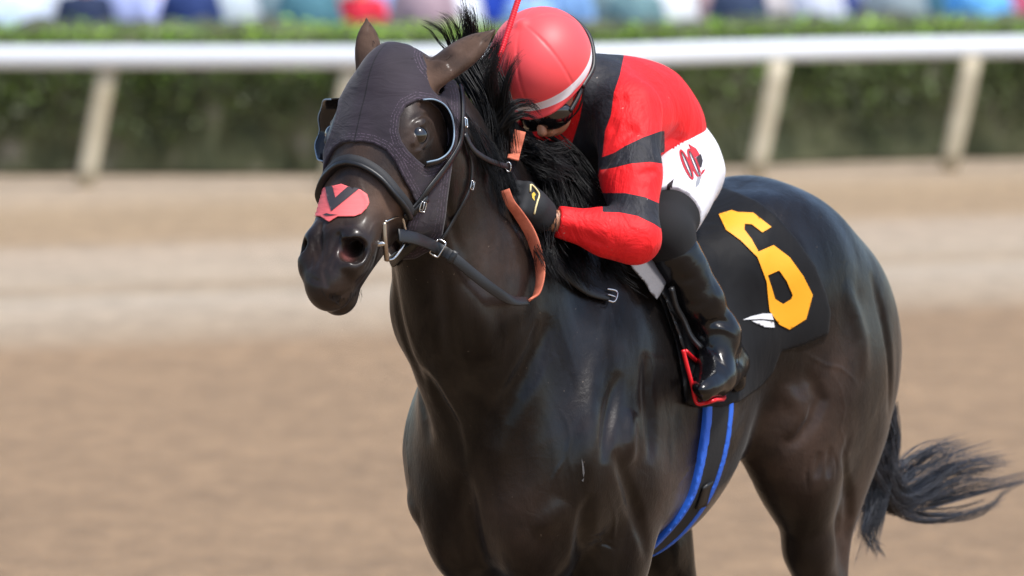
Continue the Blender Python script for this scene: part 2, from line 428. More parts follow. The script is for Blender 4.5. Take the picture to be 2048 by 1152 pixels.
# clipped hedge behind the rail: a lumpy box of leaves
mat_leaf = Mat("hedge_leaves", (.06, .13, .02, 1), .55)
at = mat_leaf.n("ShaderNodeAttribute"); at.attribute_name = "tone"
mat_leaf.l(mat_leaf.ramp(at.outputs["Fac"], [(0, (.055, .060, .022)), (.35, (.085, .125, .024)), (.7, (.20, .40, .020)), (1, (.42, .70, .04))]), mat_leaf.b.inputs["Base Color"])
mat_core = Mat("hedge_twigs", (.028, .026, .018, 1), .9)
mat_core.l(mat_core.ramp(mat_core.noise(2.2, 4), [(.35, (.028, .036, .014)), (.58, (.080, .085, .040)), (.70, (.19, .17, .13))]), mat_core.b.inputs["Base Color"])
def hedge_y(x): return rail_y(x) + 1.9
hedge = empty("hedge", (0, hedge_y(0), 0), "long clipped green hedge running behind the white rail", "hedge")
rs = np.random.RandomState(3); xs = np.arange(-40, 46, .12); V = []; prof = [(-.02, .02), (-.0, .45), (.0, 1.02), (.12, 1.17), (1.1, 1.21), (2.85, 1.19), (3.0, .6), (3.0, .02)]
for x in xs:
    for a, b in prof: V.append((x + rs.normal()*.03, hedge_y(x) + a + .10 + rs.normal()*.04, b + rs.normal()*.03*(b > .1)))
k_ = len(prof); F = [[i*k_+j, (i+1)*k_+j, (i+1)*k_+j+1, i*k_+j+1] for i in range(len(xs)-1) for j in range(k_-1)]
mesh_obj("twigs", V, F, mat_core, hedge)
N = 60000; x = rs.uniform(-14, 19, N); side = rs.rand(N) < .5
yf = np.array([hedge_y(v) for v in x]); z = np.where(side, .1 + 1.08*rs.rand(N)**.55, 1.15 + rs.normal(size=N)*.03); y = yf + np.where(side, rs.normal(size=N)*.05, rs.uniform(0, 3.0, N))
gap = (np.sin(x*2.3) + np.sin(x*5.1+1) + np.sin(x*1.1+2))*.33; keep = ~side | (z > .38 + .18*gap) | (rs.rand(N) < .2); x, y, z, side = x[keep], y[keep], z[keep], side[keep]; N = len(x)
a = rs.normal(size=(N, 3)); a[~side, 2] *= .3; a /= np.linalg.norm(a, axis=1)[:, None]; u_ = rs.normal(size=(N, 3)); u_[~side] = u_[~side]*.3 + (0, 0, 1); b = np.cross(a, u_); b /= np.linalg.norm(b, axis=1)[:, None]
s_ = rs.uniform(.025, .05, N)[:, None]; C_ = np.stack([x, y, z], 1)
V = np.stack([C_ - a*s_, C_ + b*s_*.5, C_ + a*s_, C_ - b*s_*.5], 1).reshape(-1, 3); F = np.arange(4*N).reshape(N, 4)
lv = mesh_obj("leaves", V, F, mat_leaf, hedge, smooth=False)
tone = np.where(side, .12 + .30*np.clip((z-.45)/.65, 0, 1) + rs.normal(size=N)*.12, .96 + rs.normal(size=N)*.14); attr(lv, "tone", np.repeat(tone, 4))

# spectators on the apron beyond the hedge
def cloth_mat(name, h, rough=.85):
    m = Mat(name, rgb(h), rough); m.bump(m.noise(9, 4), .3, .02); return m
mat_skin_bg = Mat("skin", rgb('#c69a7c'), .6); mat_hair_bg = Mat("hair_dark", (.03, .02, .015, 1), .6)
def person_sdf():
    b = SDF(); b.ell((0, 0, 1.60), (.10, .078, .125), k=0); b.cone((0, 0, 1.38), (-.01, 0, 1.54), .06, .05, k=.03)
    b.cone((.085, 0, 1.60), (.105, 0, 1.575), .010, .016, k=.02)
    b.ell((0, 0, 1.22), (.11, .17, .27), k=.05); b.ell((0, 0, .93), (.11, .155, .15), k=.06)
    for s in (1, -1):
        b.chain([(0, .17*s, 1.37, .055), (-.02, .24*s, 1.10, .042), (.10, .22*s, .86, .032)], k=.03)
        b.cone((.11, .22*s, .85), (.16, .20*s, .79), .034, .022, k=.02)
        b.chain([(0, .09*s, .90, .085), (.02, .10*s, .49, .055), (0, .10*s, .09, .040)], k=.03); b.cone((-.03, .10*s, .05), (.13, .12*s, .035), .042, .032, k=.02)
    return b
def dress(kind):
    b = SDF()
    if kind == 'shirt':
        b.ell((0, 0, 1.20), (.145, .205, .29), k=0); b.ell((0, 0, .97), (.14, .195, .13), k=.06)
        for s in (1, -1): b.chain([(0, .165*s, 1.37, .082), (-.02, .245*s, 1.12, .07)], k=.03)
        b.func(lambda P, d: np.maximum(d, .86 - P[:, 2]))
    elif kind == 'trousers':
        b.ell((0, 0, .92), (.130, .175, .15), k=0)
        for s in (1, -1): b.chain([(0, .092*s, .88, .105), (.02, .102*s, .49, .078), (0, .102*s, .11, .07)], k=.02)
    else:
        b.ell((-.02, 0, 1.635), (.113, .092, .12), k=0); b.func(lambda P, d: np.maximum(d, .55*P[:, 0] - (P[:, 2]-1.60) - .03))
    return b
_bV = {}
for kd, sd in (('body', person_sdf()), ('shirt', dress('shirt')), ('trousers', dress('trousers')), ('hair', dress('hair'))):
    v_, q_ = net(sd, (-.3, -.4, -.02), (.3, .4, 1.8), .022); _bV[kd] = (relax(v_, q_, 1), q_)
crowd = [(-40, '#cfe3ff', '#e8eefc', 'pale blue'), (45, '#dbe9fb', '#cddcf5', 'powder blue'), (105, '#f4f7fb', '#eef2fb', 'bright white'), (170, '#22304f', '#1d2740', 'dark navy'), (245, '#b9c4f2', '#c2cbf5', 'lavender'), (315, '#c5cdf7', '#cfd6f8', 'pale lilac'),
 (382, '#23396f', '#2a4478', 'royal navy'), (462, '#cbd8de', '#c9d3da', 'light grey'), (545, '#7f979c', '#8aa0a2', 'grey teal'), (618, '#4f7f8c', '#6f9aa8', 'teal blue'), (722, '#ee3348', '#e84a4f', 'bright red'), (788, '#a9c4f0', '#9fbdf0', 'light blue'),
 (848, '#b59aa3', '#c58f86', 'dusty pink'), (915, '#e8ecf2', '#dfe6ee', 'off white'), (985, '#2b53c8', '#2c4fb4', 'cobalt blue'), (1062, '#8fb6ea', '#7fa9e6', 'sky blue'), (1130, '#7fa8d8', '#9bbde6', 'denim blue'), (1210, '#8ba3a2', '#7c9492', 'sage grey'),
 (1270, '#6c8d92', '#86a0a2', 'dull teal'), (1342, '#eef1f4', '#e9eef2', 'snow white'), (1405, '#a98e90', '#b59d94', 'mauve'), (1478, '#31405c', '#2b3852', 'slate navy'), (1528, '#e9dfdc', '#e6d9d2', 'cream'), (1568, '#dc9a94', '#d9b2aa', 'coral'), (1625, '#d8dceb', '#dfe3ee', 'pearl'),
 (1682, '#39477c', '#42508a', 'indigo'), (1735, '#dbe2ee', '#d5deea', 'ice white'), (1790, '#96a4aa', '#8d9ca2', 'stone grey'), (1838, '#3c6c80', '#2f5d70', 'deep teal'), (1925, '#5fb2f5', '#66b6f6', 'azure'), (1972, '#6db8f2', '#5aaaf0', 'cornflower blue'), (2020, '#b8556e', '#a04a60', 'maroon'), (2070, '#e6a6b6', '#d795a6', 'rose pink')]
prev_name = None
for i, (px_, c_up, c_lo, word) in enumerate(crowd):
    D = 55.2 + (0 if px_ < 1200 else (px_-1200)/850*3.6) + (i % 3)*.5; X = (px_-1024)*D/F_PX; loc = Vector((X, D-15.0, 0))
    nb = crowd[i-1][3] if i else crowd[1][3]
    o = empty("person", loc, "spectator in %s clothes behind the hedge, beside one in %s" % (word, nb), "person", "spectators behind the hedge")
    rz = math.radians(-90 + [0, 35, -40, 15, 160, -20][i % 6]); cR, sR = math.cos(rz), math.sin(rz); R_ = np.array([[cR, -sR, 0], [sR, cR, 0], [0, 0, 1]])
    sc = 1.0 + .05*((i*7) % 5 - 2)/2
    mu, ml = cloth_mat(word.replace(' ', '_') + "_top", c_up), cloth_mat(word.replace(' ', '_') + "_trousers", c_lo)
    for kd, mm in (('body', mat_skin_bg), ('shirt', mu), ('trousers', ml), ('hair', mat_hair_bg)):
        v_, q_ = _bV[kd]; mesh_obj(kd, (v_*sc) @ R_.T + np.array(loc), q_, mm, o)
# ------------------------------------------------------------------ the horse's body (horse frame: x forward from the withers, y left, z up)
HP = np.array([0.775, -0.01, 2.025])                       # poll
HPH, HYAW, HROLL = math.radians(56), math.radians(4), math.radians(0.5)
def head_frame():
    d = np.array([math.cos(HPH), 0, -math.sin(HPH)]); w = np.array([math.sin(HPH), 0, math.cos(HPH)]); v = np.array([0, 1., 0])
    c, s = math.cos(HYAW), math.sin(HYAW); Rz = np.array([[c, -s, 0], [s, c, 0], [0, 0, 1]])
    c, s = math.cos(HROLL), math.sin(HROLL); Rx = np.array([[1, 0, 0], [0, c, -s], [0, s, c]])
    R = Rz @ Rx
    return np.stack([R @ d, R @ v, R @ w], 1)           # columns: u down the face, v left, w out of the face
HF = head_frame(); HS = .985; HW = 1.24
def H(u, v, w): return HP + HF @ (np.array([u, v*HW, w])*HS)
def Hd(u, v, w): return HF @ np.array([u, v, w])
def build_horse_sdf(head_only=False):
    s = SDF()
    if not head_only: body_prims(s)
    else: neck_prims(s)
    head_prims(s, not head_only)
    return s
def body_prims(s):
    # trunk
    s.ell((-.16, 0, 1.155), (.44, .265, .372), axis=(1, 0, -.14), k=.0)
    s.ell((-.58, 0, 1.31), (.40, .235, .210), axis=(1, 0, -.20), k=.09)
    s.ell((.15, 0, 1.12), (.35, .235, .38), k=.12)
    s.cone((-.32, 0, 1.47), (.03, 0, 1.50), .055, .06, k=.14)
    s.cone((-.25, 0, 1.38), (-.7, 0, 1.42), .13, .15, k=.10)
    # hindquarters
    s.cone((-.50, 0, 1.47), (-.72, 0, 1.56), .13, .12, k=.12)
    s.ell((-.73, .12, 1.38), (.33, .165, .27), axis=(1, 0, .28), k=.10, sym=True)
    s.cone((-.78, 0, 1.52), (-1.09, 0, 1.36), .11, .06, k=.12)
    s.ell((-.98, .13, 1.24), (.20, .125, .25), axis=(1, 0, 0), k=.10, sym=True)
    s.ell((-.83, .15, 1.07), (.25, .11, .21), axis=(.35, 0, -1), k=.10); s.ell((-.84, -.14, 1.17), (.20, .11, .20), axis=(.35, 0, -1), k=.10)
    # shoulders, breast
    s.ell((.13, .125, 1.27), (.34, .12, .17), axis=(.55, .12, -.8), k=.08, sym=True)
    s.ell((.28, .17, 1.04), (.14, .11, .17), k=.08, sym=True)
    s.ell((.10, .19, 1.03), (.20, .085, .15), axis=(1, 0, .5), k=.07, sym=True)
    s.ell((.34, .10, .94), (.13, .10, .19), k=.08, sym=True)
    neck_prims(s); leg_prims(s)
def neck_prims(s):
    s.cone((.33, 0, 1.20), (.48, 0, 1.40), .16, .12, k=.12)
    s.cone((.10, 0, 1.28), (.42, 0, 1.50), .30, .215, k=.14, sy=.62)
    s.cone((.42, 0, 1.50), (.68, 0, 1.80), .215, .15, k=.10, sy=.60)
    s.cone((.68, 0, 1.80), HP + (-.03, 0, -.09), .15, .115, k=.08, sy=.66)
    s.cone((.0, 0, 1.48), (.70, 0, 1.93), .06, .045, k=.10)
def leg_prims(s):
    # near (left) foreleg, far (right) foreleg
    for y, knee, fet, hoof in ((.155, (.13, .155, .56), (.08, .155, .22), (.15, .155, .10)), (-.165, (.26, -.16, .60), (.16, -.16, .30), (.06, -.16, .20))):
        s.chain([(.10, y, .98, .120), (.13, y, .84, .088), tuple(knee) + (.050,)], k=.07)
        s.ell((.130, y*1.08, .84), (.16, .075, .095), axis=(.05, 0, 1), k=.05)
        k_ = np.array(knee); f_ = np.array(fet); h_ = np.array(hoof)
        s.ell(k_, (.055, .048, .062), k=.03)
        s.chain([tuple(k_) + (.042,), tuple((k_+f_)/2) + (.030,), tuple(f_) + (.036,)], k=.02)
        s.cone(f_, h_, .036, .032, k=.02); s.cone(h_, h_ + (.03, 0, -.07), .042, .056, k=.02)
    # near hind leg, far hind leg
    for y, st, hk, fe, ho in ((.185, (-.61, .185, .96), (-.87, .15, .52), (-.82, .14, .18), (-.74, .14, .09)),
                              (-.17, (-.34, -.17, .96), (-.65, -.14, .52), (-.86, -.14, .24), (-.92, -.14, .15))):
        st, hk, fe, ho = map(np.array, (st, hk, fe, ho))
        s.ell((st + ((-.14, -.02, .18) if y > 0 else (-.08, .02, .18))), (.25 if y > 0 else .18, .12, .18 if y > 0 else .12), axis=(.70, 0, -.7), k=.09)
        s.ell(st + (-.085 if y > 0 else -.04, -.02*np.sign(y), .02), (.10, .08, .14), k=.07)
        s.chain([tuple(st + (-.09 if y > 0 else -.06, 0, -.02)) + (.086 if y > 0 else .09,), tuple(st*.5 + hk*.5 + (-.015, 0, .02)) + (.056 if y > 0 else .07,), tuple(hk) + (.045,)], k=.05)
        s.cone((-.935 if y > 0 else -.55, hk[1], 1.02 if y > 0 else 1.06), hk + (-.01, 0, .05), .062, .026, k=.10)
        s.ell(hk + (-.01, 0, .0), (.062, .042, .07), k=.03)
        s.chain([tuple(hk) + (.045,), tuple((hk+fe)/2) + (.033,), tuple(fe) + (.040,)], k=.02)
        s.cone(fe, ho, .040, .034, k=.02); s.cone(ho, ho + (.03, 0, -.06), .044, .056, k=.02)
def head_prims(s, full=True):
    # head: skull, forehead, nose bone, cheeks, muzzle, chin
    def he(c, r, k, axis=(1, 0, 0), up=(0, 0, 1), op='u', sym=False):
        for sg in ((1, -1) if sym else (1,)):
            s.ell(H(c[0], c[1]*sg, c[2]), np.array(r)*HS, axis=Hd(axis[0], axis[1]*sg, axis[2]), up=Hd(up[0], up[1]*sg, up[2]), k=k*HS, op=op)
    def hc(a, b, ra, rb, k, op='u', sym=False):
        for sg in ((1, -1) if sym else (1,)):
            s.cone(H(a[0], a[1]*sg, a[2]), H(b[0], b[1]*sg, b[2]), ra*HS, rb*HS, k=k*HS, op=op)
    he((.09, 0, -.060), (.13, .078, .070), .04)
    he((.16, 0, -.050), (.14, .090, .055), .04)
    he((.182, .066, -.058), (.072, .044, .045), .03, sym=True)                       # orbits
    he((.12, .050, -.050), (.08, .040, .045), .04, sym=True)
    hc((.18, 0, -.050), (.46, 0, -.038), .064, .036, .04)                          # nose bone
    hc((.22, .042, -.085), (.48, .034, -.062), .060, .040, .04, sym=True)
    he((.215, .066, -.165), (.140, .036, .115), .035, axis=(1, 0, .10), sym=True)      # cheeks
    hc((.28, .030, -.170), (.53, .018, -.110), .050, .030, .05, sym=True)           # lower jaw
    hc((.34, .045, -.095), (.36, .0, -.10), .030, .03, .04, sym=True)
    he((.535, 0, -.066), (.090, .056, .055), .04)                                    # muzzle
    he((.505, .046, -.048), (.064, .026, .042), .03, axis=(1, .14, -.1), sym=True)    # nostril wings
    he((.595, 0, -.080), (.042, .050, .048), .03)                                    # upper lip
    he((.580, 0, -.128), (.045, .042, .030), .018)                                    # lower lip, chin
    he((.558, .020, -.060), (.042, .028, .036), .03, sym=True); he((.525, -.040, -.058), (.052, .026, .035), .02)
    he((.510, .052, -.026), (.032, .035, .018), .014, axis=(1, .30, -.15), up=(0, .5, .85), op='s')
    hc((.515, .048, -.030), (.465, .036, -.070), .022, .012, .012, op='s')
    he((.508, -.052, -.024), (.024, .018, .014), .012, axis=(1, -.30, -.15), up=(0, -.5, .85), op='s'); hc((.512, -.048, -.030), (.465, -.036, -.070), .014, .009, .010, op='s')
    if not full: return
    for sg in (1, -1):
        s.crease([H(.640, .0, -.110), H(.615, .032*sg, -.110), H(.57, .050*sg, -.106), H(.525, .055*sg, -.114)], .005, .008)   # mouth
        s.crease([H(.56, .012*sg, -.010), H(.50, .016*sg, -.010), H(.46, .024*sg, -.014)], .008, .005)
        s.crease([H(.565, .024*sg, -.018), H(.535, .028*sg, -.010), H(.49, .024*sg, -.008)], .005, .003)
        s.crease([H(.550, .066*sg, -.044), H(.535, .074*sg, -.050), H(.505, .075*sg, -.046), H(.482, .066*sg, -.034), H(.478, .048*sg, -.016), H(.495, .034*sg, -.008), H(.53, .036*sg, -.012)], .012, -.0025)   # nostril rim
        s.crease([H(.575, .060*sg, -.072), H(.55, .068*sg, -.082), H(.50, .066*sg, -.088)], .007, .005)
        s.crease([H(.23, .092*sg, -.092), H(.31, .078*sg, -.088), H(.42, .064*sg, -.080)], .009, -.005)   # facial crest
        s.crease([H(.30, .048*sg, -.03), H(.40, .048*sg, -.04), H(.45, .052*sg, -.045)], .008, .003)
        s.ell(H(.184, .108*sg, -.050), np.array((.021, .014, .016))*HS, axis=Hd(1, .0, .15), up=Hd(0, 0, 1), k=.008, op='s')
        s.crease([H(.150, .098*sg, -.045), H(.175, .108*sg, -.026), H(.215, .100*sg, -.034)], .008, -.006)
        s.crease([H(.150, .104*sg, -.060), H(.157, .108*sg, -.044), H(.178, .110*sg, -.029), H(.205, .106*sg, -.032)], .0035, .003)
        s.crease([H(.222, .102*sg, -.058), H(.200, .106*sg, -.070), H(.165, .106*sg, -.070)], .006, -.004)
    # ears
    def ear(base, tip, out, w0, th):
        base, tip, out = map(np.array, (base, tip, out)); ax = tip - base; L = np.linalg.norm(ax); ax = ax/L; out = out - ax*(out @ ax); out /= np.linalg.norm(out)
        s.ell(base + ax*L*.36, (L*.54, w0, th), axis=ax, up=out, k=.02)
        s.cone(base + ax*L*.50, tip, w0*.66, .002, k=.010, )
        s.ell(base + ax*L*.50 + out*th*1.0, (L*.48, w0*.62, th*.95), axis=ax, up=out, k=.008, op='s')
    O = np.array(ORG)
    b = H(.038, -.052, -.045); ear(b, b + w2l(O + np.array((-.008, .02, .145))), w2l(O + np.array((-.75, .75, .0))), .036, .026)
    b = H(.045, .056, -.055); ear(b, b + w2l(O + np.array((.172, .06, .125))), w2l(O + np.array((.5, .6, -.5))), .047, .027)
HORSE = build_horse_sdf()
# ------------------------------------------------------------------ horse object
mat_coat = Mat("horse_coat", (.012, .008, .007, 1), .4)
_m = mat_coat
nz = _m.noise(3.2, 5, dist=.6); nf = _m.noise(26, 5, vec=_m.coords((1, 1, .25)), dist=.4)
cc = _m.ramp(nz, [(.30, (.0018, .0014, .0014)), (.55, (.0044, .0025, .0020)), (.78, (.015, .0066, .0040))])
ta = _m.n("ShaderNodeAttribute"); ta.attribute_name = "tan"
cc = _m.mixc(mth(_m, 'MULTIPLY', ta.outputs["Fac"], _m.noise(14, 4)), cc, (.20, .12, .085)); pk = _m.n('ShaderNodeAttribute'); pk.attribute_name = 'pink'; cc = _m.mixc(pk.outputs['Fac'], cc, (.14, .045, .04)); cc = _m.mixc(_m.ramp(_m.noise(75, 2, rough=.8), [(.735, g(0)), (.76, g(.55))]), cc, (.16, .12, .09)); _m.l(cc, _m.b.inputs["Base Color"])
_m.l(_m.mixc(ta.outputs["Fac"], _m.ramp(nf, [(.25, g(.26)), (.75, g(.42))]), g(.88)), _m.b.inputs["Roughness"])
_m.b.inputs["Specular IOR Level"].default_value = .145
_m.b.inputs["Coat Roughness"].default_value = .22; COATW = _m.ramp(_m.noise(9, 5, vec=_m.coords((1, 1, .35)), dist=.8), [(.38, g(.07)), (.70, g(.68))])
_m.l(mth(_m, 'MULTIPLY', COATW, mth(_m, 'SUBTRACT', 1.0, ta.outputs['Fac'])), _m.b.inputs['Coat Weight'])
_m.b.inputs["Sheen Weight"].default_value = .06; _m.b.inputs["Sheen Roughness"].default_value = .4
hb = _m.noise(220, 3, vec=_m.coords((1, 1, .22))); b1 = _m.bump(hb, .5, .0012); b2 = _m.bump(_m.noise(30, 5, dist=1.2), .30, .005, b1)
vo = _m.n("ShaderNodeTexVoronoi"); vo.feature = 'DISTANCE_TO_EDGE'; vo.inputs["Scale"].default_value = 5.5
wv = _m.n("ShaderNodeTexNoise"); wv.inputs["Scale"].default_value = 4; _m.l(_m.coords(), wv.inputs[0])
vm = _m.mixc(.12, _m.coords((1, .6, 1), (.3, .5, .2)), wv.outputs["Color"]); _m.l(vm, vo.inputs["Vector"])
_m.bump(_m.ramp(vo.outputs["Distance"], [(0, g(1)), (.035, g(0))]), .10, .002, b2)
horse_root = empty("racehorse", ORG.copy(), "dark bay racehorse in a black hood galloping along the dirt track", "horse")
_a, _b = net(HORSE, (-1.45, -.45, .6), (1.0, .45, 2.0), .014), net(HORSE, (.5, -.3, 1.3), (1.4, .45, 2.35), .006)
_W = np.vstack([l2w(relax(_b[0], _b[1], 1)), l2w(_a[0])]); bvh0 = BVHTree.FromPolygons(_W.tolist(), _b[1].tolist() + (_a[1] + len(_b[0])).tolist())
def carve(pts, w, dep, sym=True):             # a traced groove (dep > 0) or ridge, found on the rough body surface
    L = [hit(bvh0, x, y) for x, y in pts]; L = [w2l(np.array(h_[0])) for h_ in L if h_]
    if len(L) > 1: HORSE.crease(spline(L, max(len(L), 6)), w*.95, dep*1.45, sym)
for a in (([(1105, 630), (1075, 700), (1035, 775), (1000, 840), (985, 900)], .028, .014, True), ([(845, 730), (880, 800), (912, 865), (925, 940)], .016, .010, False), ([(925, 940), (932, 1000), (938, 1060), (965, 1140)], .024, .016, False),
  ([(1168, 1150), (1166, 1090), (1172, 1030), (1185, 985)], .020, .018, True), ([(1225, 900), (1250, 960), (1280, 1050), (1292, 1125)], .018, .012, True),
  ([(1240, 740), (1225, 800), (1212, 870), (1205, 930)], .018, .011, True), ([(1290, 700), (1292, 780), (1300, 860), (1296, 930)], .020, .010, True), ([(1195, 700), (1182, 790), (1176, 900), (1185, 980)], .03, -.008, True), ([(1262, 820), (1258, 880), (1262, 930)], .022, -.012, True),
  ([(1130, 1000), (1100, 1040), (1060, 1060)], .03, -.008, True), ([(900, 330), (895, 400), (905, 450), (925, 520)], .012, .006, True), ([(880, 520), (895, 600), (905, 700), (930, 790)], .020, .008, True), ([(940, 560), (960, 640), (985, 730)], .030, -.008, True),
  ([(1740, 540), (1768, 640), (1780, 740), (1775, 830)], .018, .010, True), ([(1690, 560), (1720, 660), (1730, 760)], .03, -.008, True), ([(1600, 740), (1640, 790), (1610, 860), (1560, 900)], .020, .012, True), ([(1560, 770), (1600, 820), (1570, 880)], .025, -.008, True),
  ([(1700, 860), (1690, 930), (1700, 1010), (1690, 1090)], .016, .010, True), ([(1640, 900), (1630, 960)], .012, .006, True), ([(1660, 890), (1655, 960)], .012, .006, True), ([(1500, 820), (1440, 920), (1370, 1030)], .030, .006, True),
  ([(1080, 640), (1060, 690)], .008, .005, True), ([(1100, 650), (1085, 720), (1060, 780)], .007, .004, True), ([(1040, 760), (1020, 800)], .006, .004, True)):
    carve(*a)
for a in (([(1320, 1010), (1370, 950), (1420, 900), (1450, 850), (1500, 810)], .005, -.0022, True), ([(1420, 900), (1440, 930), (1480, 940)], .004, -.0018, True), ([(1660, 740), (1690, 800), (1680, 860), (1700, 920)], .004, -.002, True), ([(1600, 700), (1650, 730), (1690, 740), (1720, 780)], .004, -.0018, True),
  ([(1120, 820), (1140, 860), (1135, 910), (1150, 960)], .004, -.0018, True), ([(1135, 910), (1110, 950), (1100, 990)], .0035, -.0015, True), ([(1215, 980), (1230, 1040), (1225, 1100)], .005, -.0022, True), ([(1190, 1040), (1200, 1090), (1195, 1140)], .004, -.002, True),
  ([(770, 325), (762, 350), (772, 380), (768, 410)], .0028, -.0016, True), ([(725, 340), (718, 370), (735, 400), (728, 450)], .0028, -.0014, True), ([(755, 440), (742, 460), (738, 480)], .003, -.0016, True), ([(700, 440), (690, 452), (672, 458)], .003, -.0015, True),
  ([(1000, 620), (1008, 680), (1000, 740)], .004, -.0018, True), ([(860, 600), (866, 680), (880, 760)], .005, -.002, True), ([(1090, 655), (1078, 690), (1066, 720)], .0035, .003, True), ([(1125, 650), (1112, 690), (1100, 725)], .0035, .003, True), ([(1150, 660), (1146, 700)], .004, .003, True),
  ([(1665, 905), (1672, 930), (1668, 960)], .005, .003, True), ([(1620, 910), (1612, 950), (1616, 990)], .006, .003, True), ([(1240, 1010), (1262, 1030), (1280, 1060)], .004, .003, True), ([(1170, 1080), (1200, 1070), (1230, 1085)], .004, .003, True), ([(1175, 1095), (1205, 1086), (1235, 1100)], .004, .003, True)):
    carve(*a)
for a in (([(650, 592), (658, 594), (668, 595), (680, 592), (690, 588), (702, 576)], .004, .005, False), ([(645, 487), (650, 471), (668, 460), (692, 457), (715, 462), (735, 478)], .008, -.002, False), ([(735, 478), (740, 502), (729, 523), (705, 540), (685, 533), (668, 522)], .008, -.002, False),
  ([(625, 474), (629, 490), (633, 508), (638, 526)], .0046, .0034, False), ([(641, 470), (641, 492), (642, 510), (645, 533)], .0050, .0040, False), ([(655, 470), (650, 488), (650, 510), (654, 532)], .0046, .0030, False), ([(646, 535), (650, 555), (655, 578)], .006, .004, False), ([(612, 548), (628, 560), (650, 566)], .006, .002, False), ([(744, 487), (745, 505), (738, 522), (728, 540)], .005, .004, False),
  ([(735, 540), (725, 556), (712, 566)], .004, .005, False),
  ([(822, 264), (828, 250), (840, 240), (856, 240), (867, 252), (872, 266)], .004, -.0055, True), ([(815, 252), (826, 238), (842, 231), (860, 232), (872, 244)], .004, .003, True), ([(826, 270), (836, 281), (848, 285), (860, 280), (869, 270)], .0045, -.004, True), ([(818, 268), (808, 276), (802, 284)], .003, .003, True),
  ([(820, 285), (835, 296), (855, 298), (870, 288)], .004, .0025, True), ([(880, 150), (900, 132), (930, 105), (955, 85)], .008, .003, False), ([(760, 380), (775, 410), (780, 440)], .012, .004, True), ([(640, 350), (648, 380), (640, 400)], .01, .003, True)):
    carve(*a)
HORSE.func(lambda P, d: np.where(P[:, 0] < .72, d + sines(P, 3, 9.0)*.0022 + sines(P*np.array((1, 1, .5), f32), 7, 24.0)*.0008, d))
V, Q = net(HORSE, (-1.45, -.45, -.03), (1.4, .45, 2.35), HRES); V = relax(V, Q, 1, .6)
HB = mesh_obj("body", l2w(V), Q, mat_coat, horse_root)
tan = np.zeros(len(V))                         # brown points of a bay coat: ears, cheeks, muzzle sides, flanks, elbows
for c_, r_, a_ in ((H(.045, .056, -.055) + w2l(np.array(ORG) + np.array((.12, .04, .085))), .08, 1.0), (H(.038, -.052, -.045) + w2l(np.array(ORG) + np.array((-.006, .015, .09))), .07, 1.0), (H(.04, .08, -.07), .10, 1.0), (H(.03, -.07, -.06), .10, 1.0), (H(.36, .07, -.06), .085, .85), (H(.36, -.07, -.06), .085, .85), (H(.25, 0, .0), .09, .55), (H(.40, 0, .0), .08, .4), (H(.57, 0, -.06), .10, .28), (H(.20, .09, -.03), .05, .5), (H(.17, -.11, -.04), .05, .6), ((-.62, .22, 1.05), .14, .5), ((.02, .22, .98), .11, .45), ((-.95, .15, .80), .18, .5), ((.42, .10, .95), .10, .35), ((.55, .12, 1.55), .10, .35), ((-.70, .25, 1.22), .10, .4)):
    tan = np.maximum(tan, a_*np.exp(-((V - np.array(c_))**2).sum(1)/r_**2))
attr(HB, "tan", tan); attr(HB, "pink", np.exp(-((V - H(.522, .030, -.040))**2).sum(1)/.016**2) + .8*np.exp(-((V - H(.53, -.060, -.055))**2).sum(1)/.014**2))
bvhH = bvh_of(HB)
HD_SDF = build_horse_sdf(True)
def sym_head(P):                              # fold the head's far half onto its near half, then project
    q = (P - HP) @ HF; q[:, 1] = np.abs(q[:, 1]); return proj(l2w(HP + q @ HF.T))
def sym_body(P):
    q = P.copy(); q[:, 1] = np.abs(q[:, 1]); return proj(l2w(q))
def shell(base, off, th, fields, lo, hi, h, fold, px2m, extra=None):
    """a sheet of thickness th lying off the base surface, limited by traced outlines [(outline, sign)]"""
    def f(P, center=None, rad=None):
        b = base(P, center, rad); P = P.astype(float); d = np.maximum(b - off, -(b + .014)).astype(float); m = d < (.05 if center is None else .008)
        if m.any():
            px = fold(P[m]); dm = d[m]
            for poly, sg in fields: dm = smax(dm, sg*polysd(px, poly)*px2m, .003)
            if extra is not None: dm = extra(P[m], dm)
            d[m] = dm
        return d.astype(f32)
    return net(f, lo, hi, h, 12)
def smax(a, b, k): return -smin(-a, -b, k)
# eyes
mat_eye = Mat("eye", (.006, .004, .003, 1), .04); mat_eye.b.inputs["Coat Weight"].default_value = 1
def ball(name, c, r, mat, parent, sc=(1, 1, 1), R=None):
    V, F = [], []; n, m = 16, 24
    for i in range(n+1):
        for j in range(m):
            t, p = math.pi*i/n, 2*math.pi*j/m; v = np.array((math.sin(t)*math.cos(p)*sc[0], math.sin(t)*math.sin(p)*sc[1], math.cos(t)*sc[2]))*r
            V.append(np.array(c) + (R @ v if R is not None else v))
    for i in range(n):
        for j in range(m): F.append([i*m+j, (i+1)*m+j, (i+1)*m+(j+1) % m, i*m+(j+1) % m])
    return mesh_obj(name, V, F, mat, parent)
Rw = M_L2W @ HF
for sg in (1, -1): ball("eye", l2w(H(.184, .092*sg, -.051)), .0235*HS, mat_eye, horse_root)
mat_pink = Mat("nostril_lining", (.20, .05, .045, 1), .4)

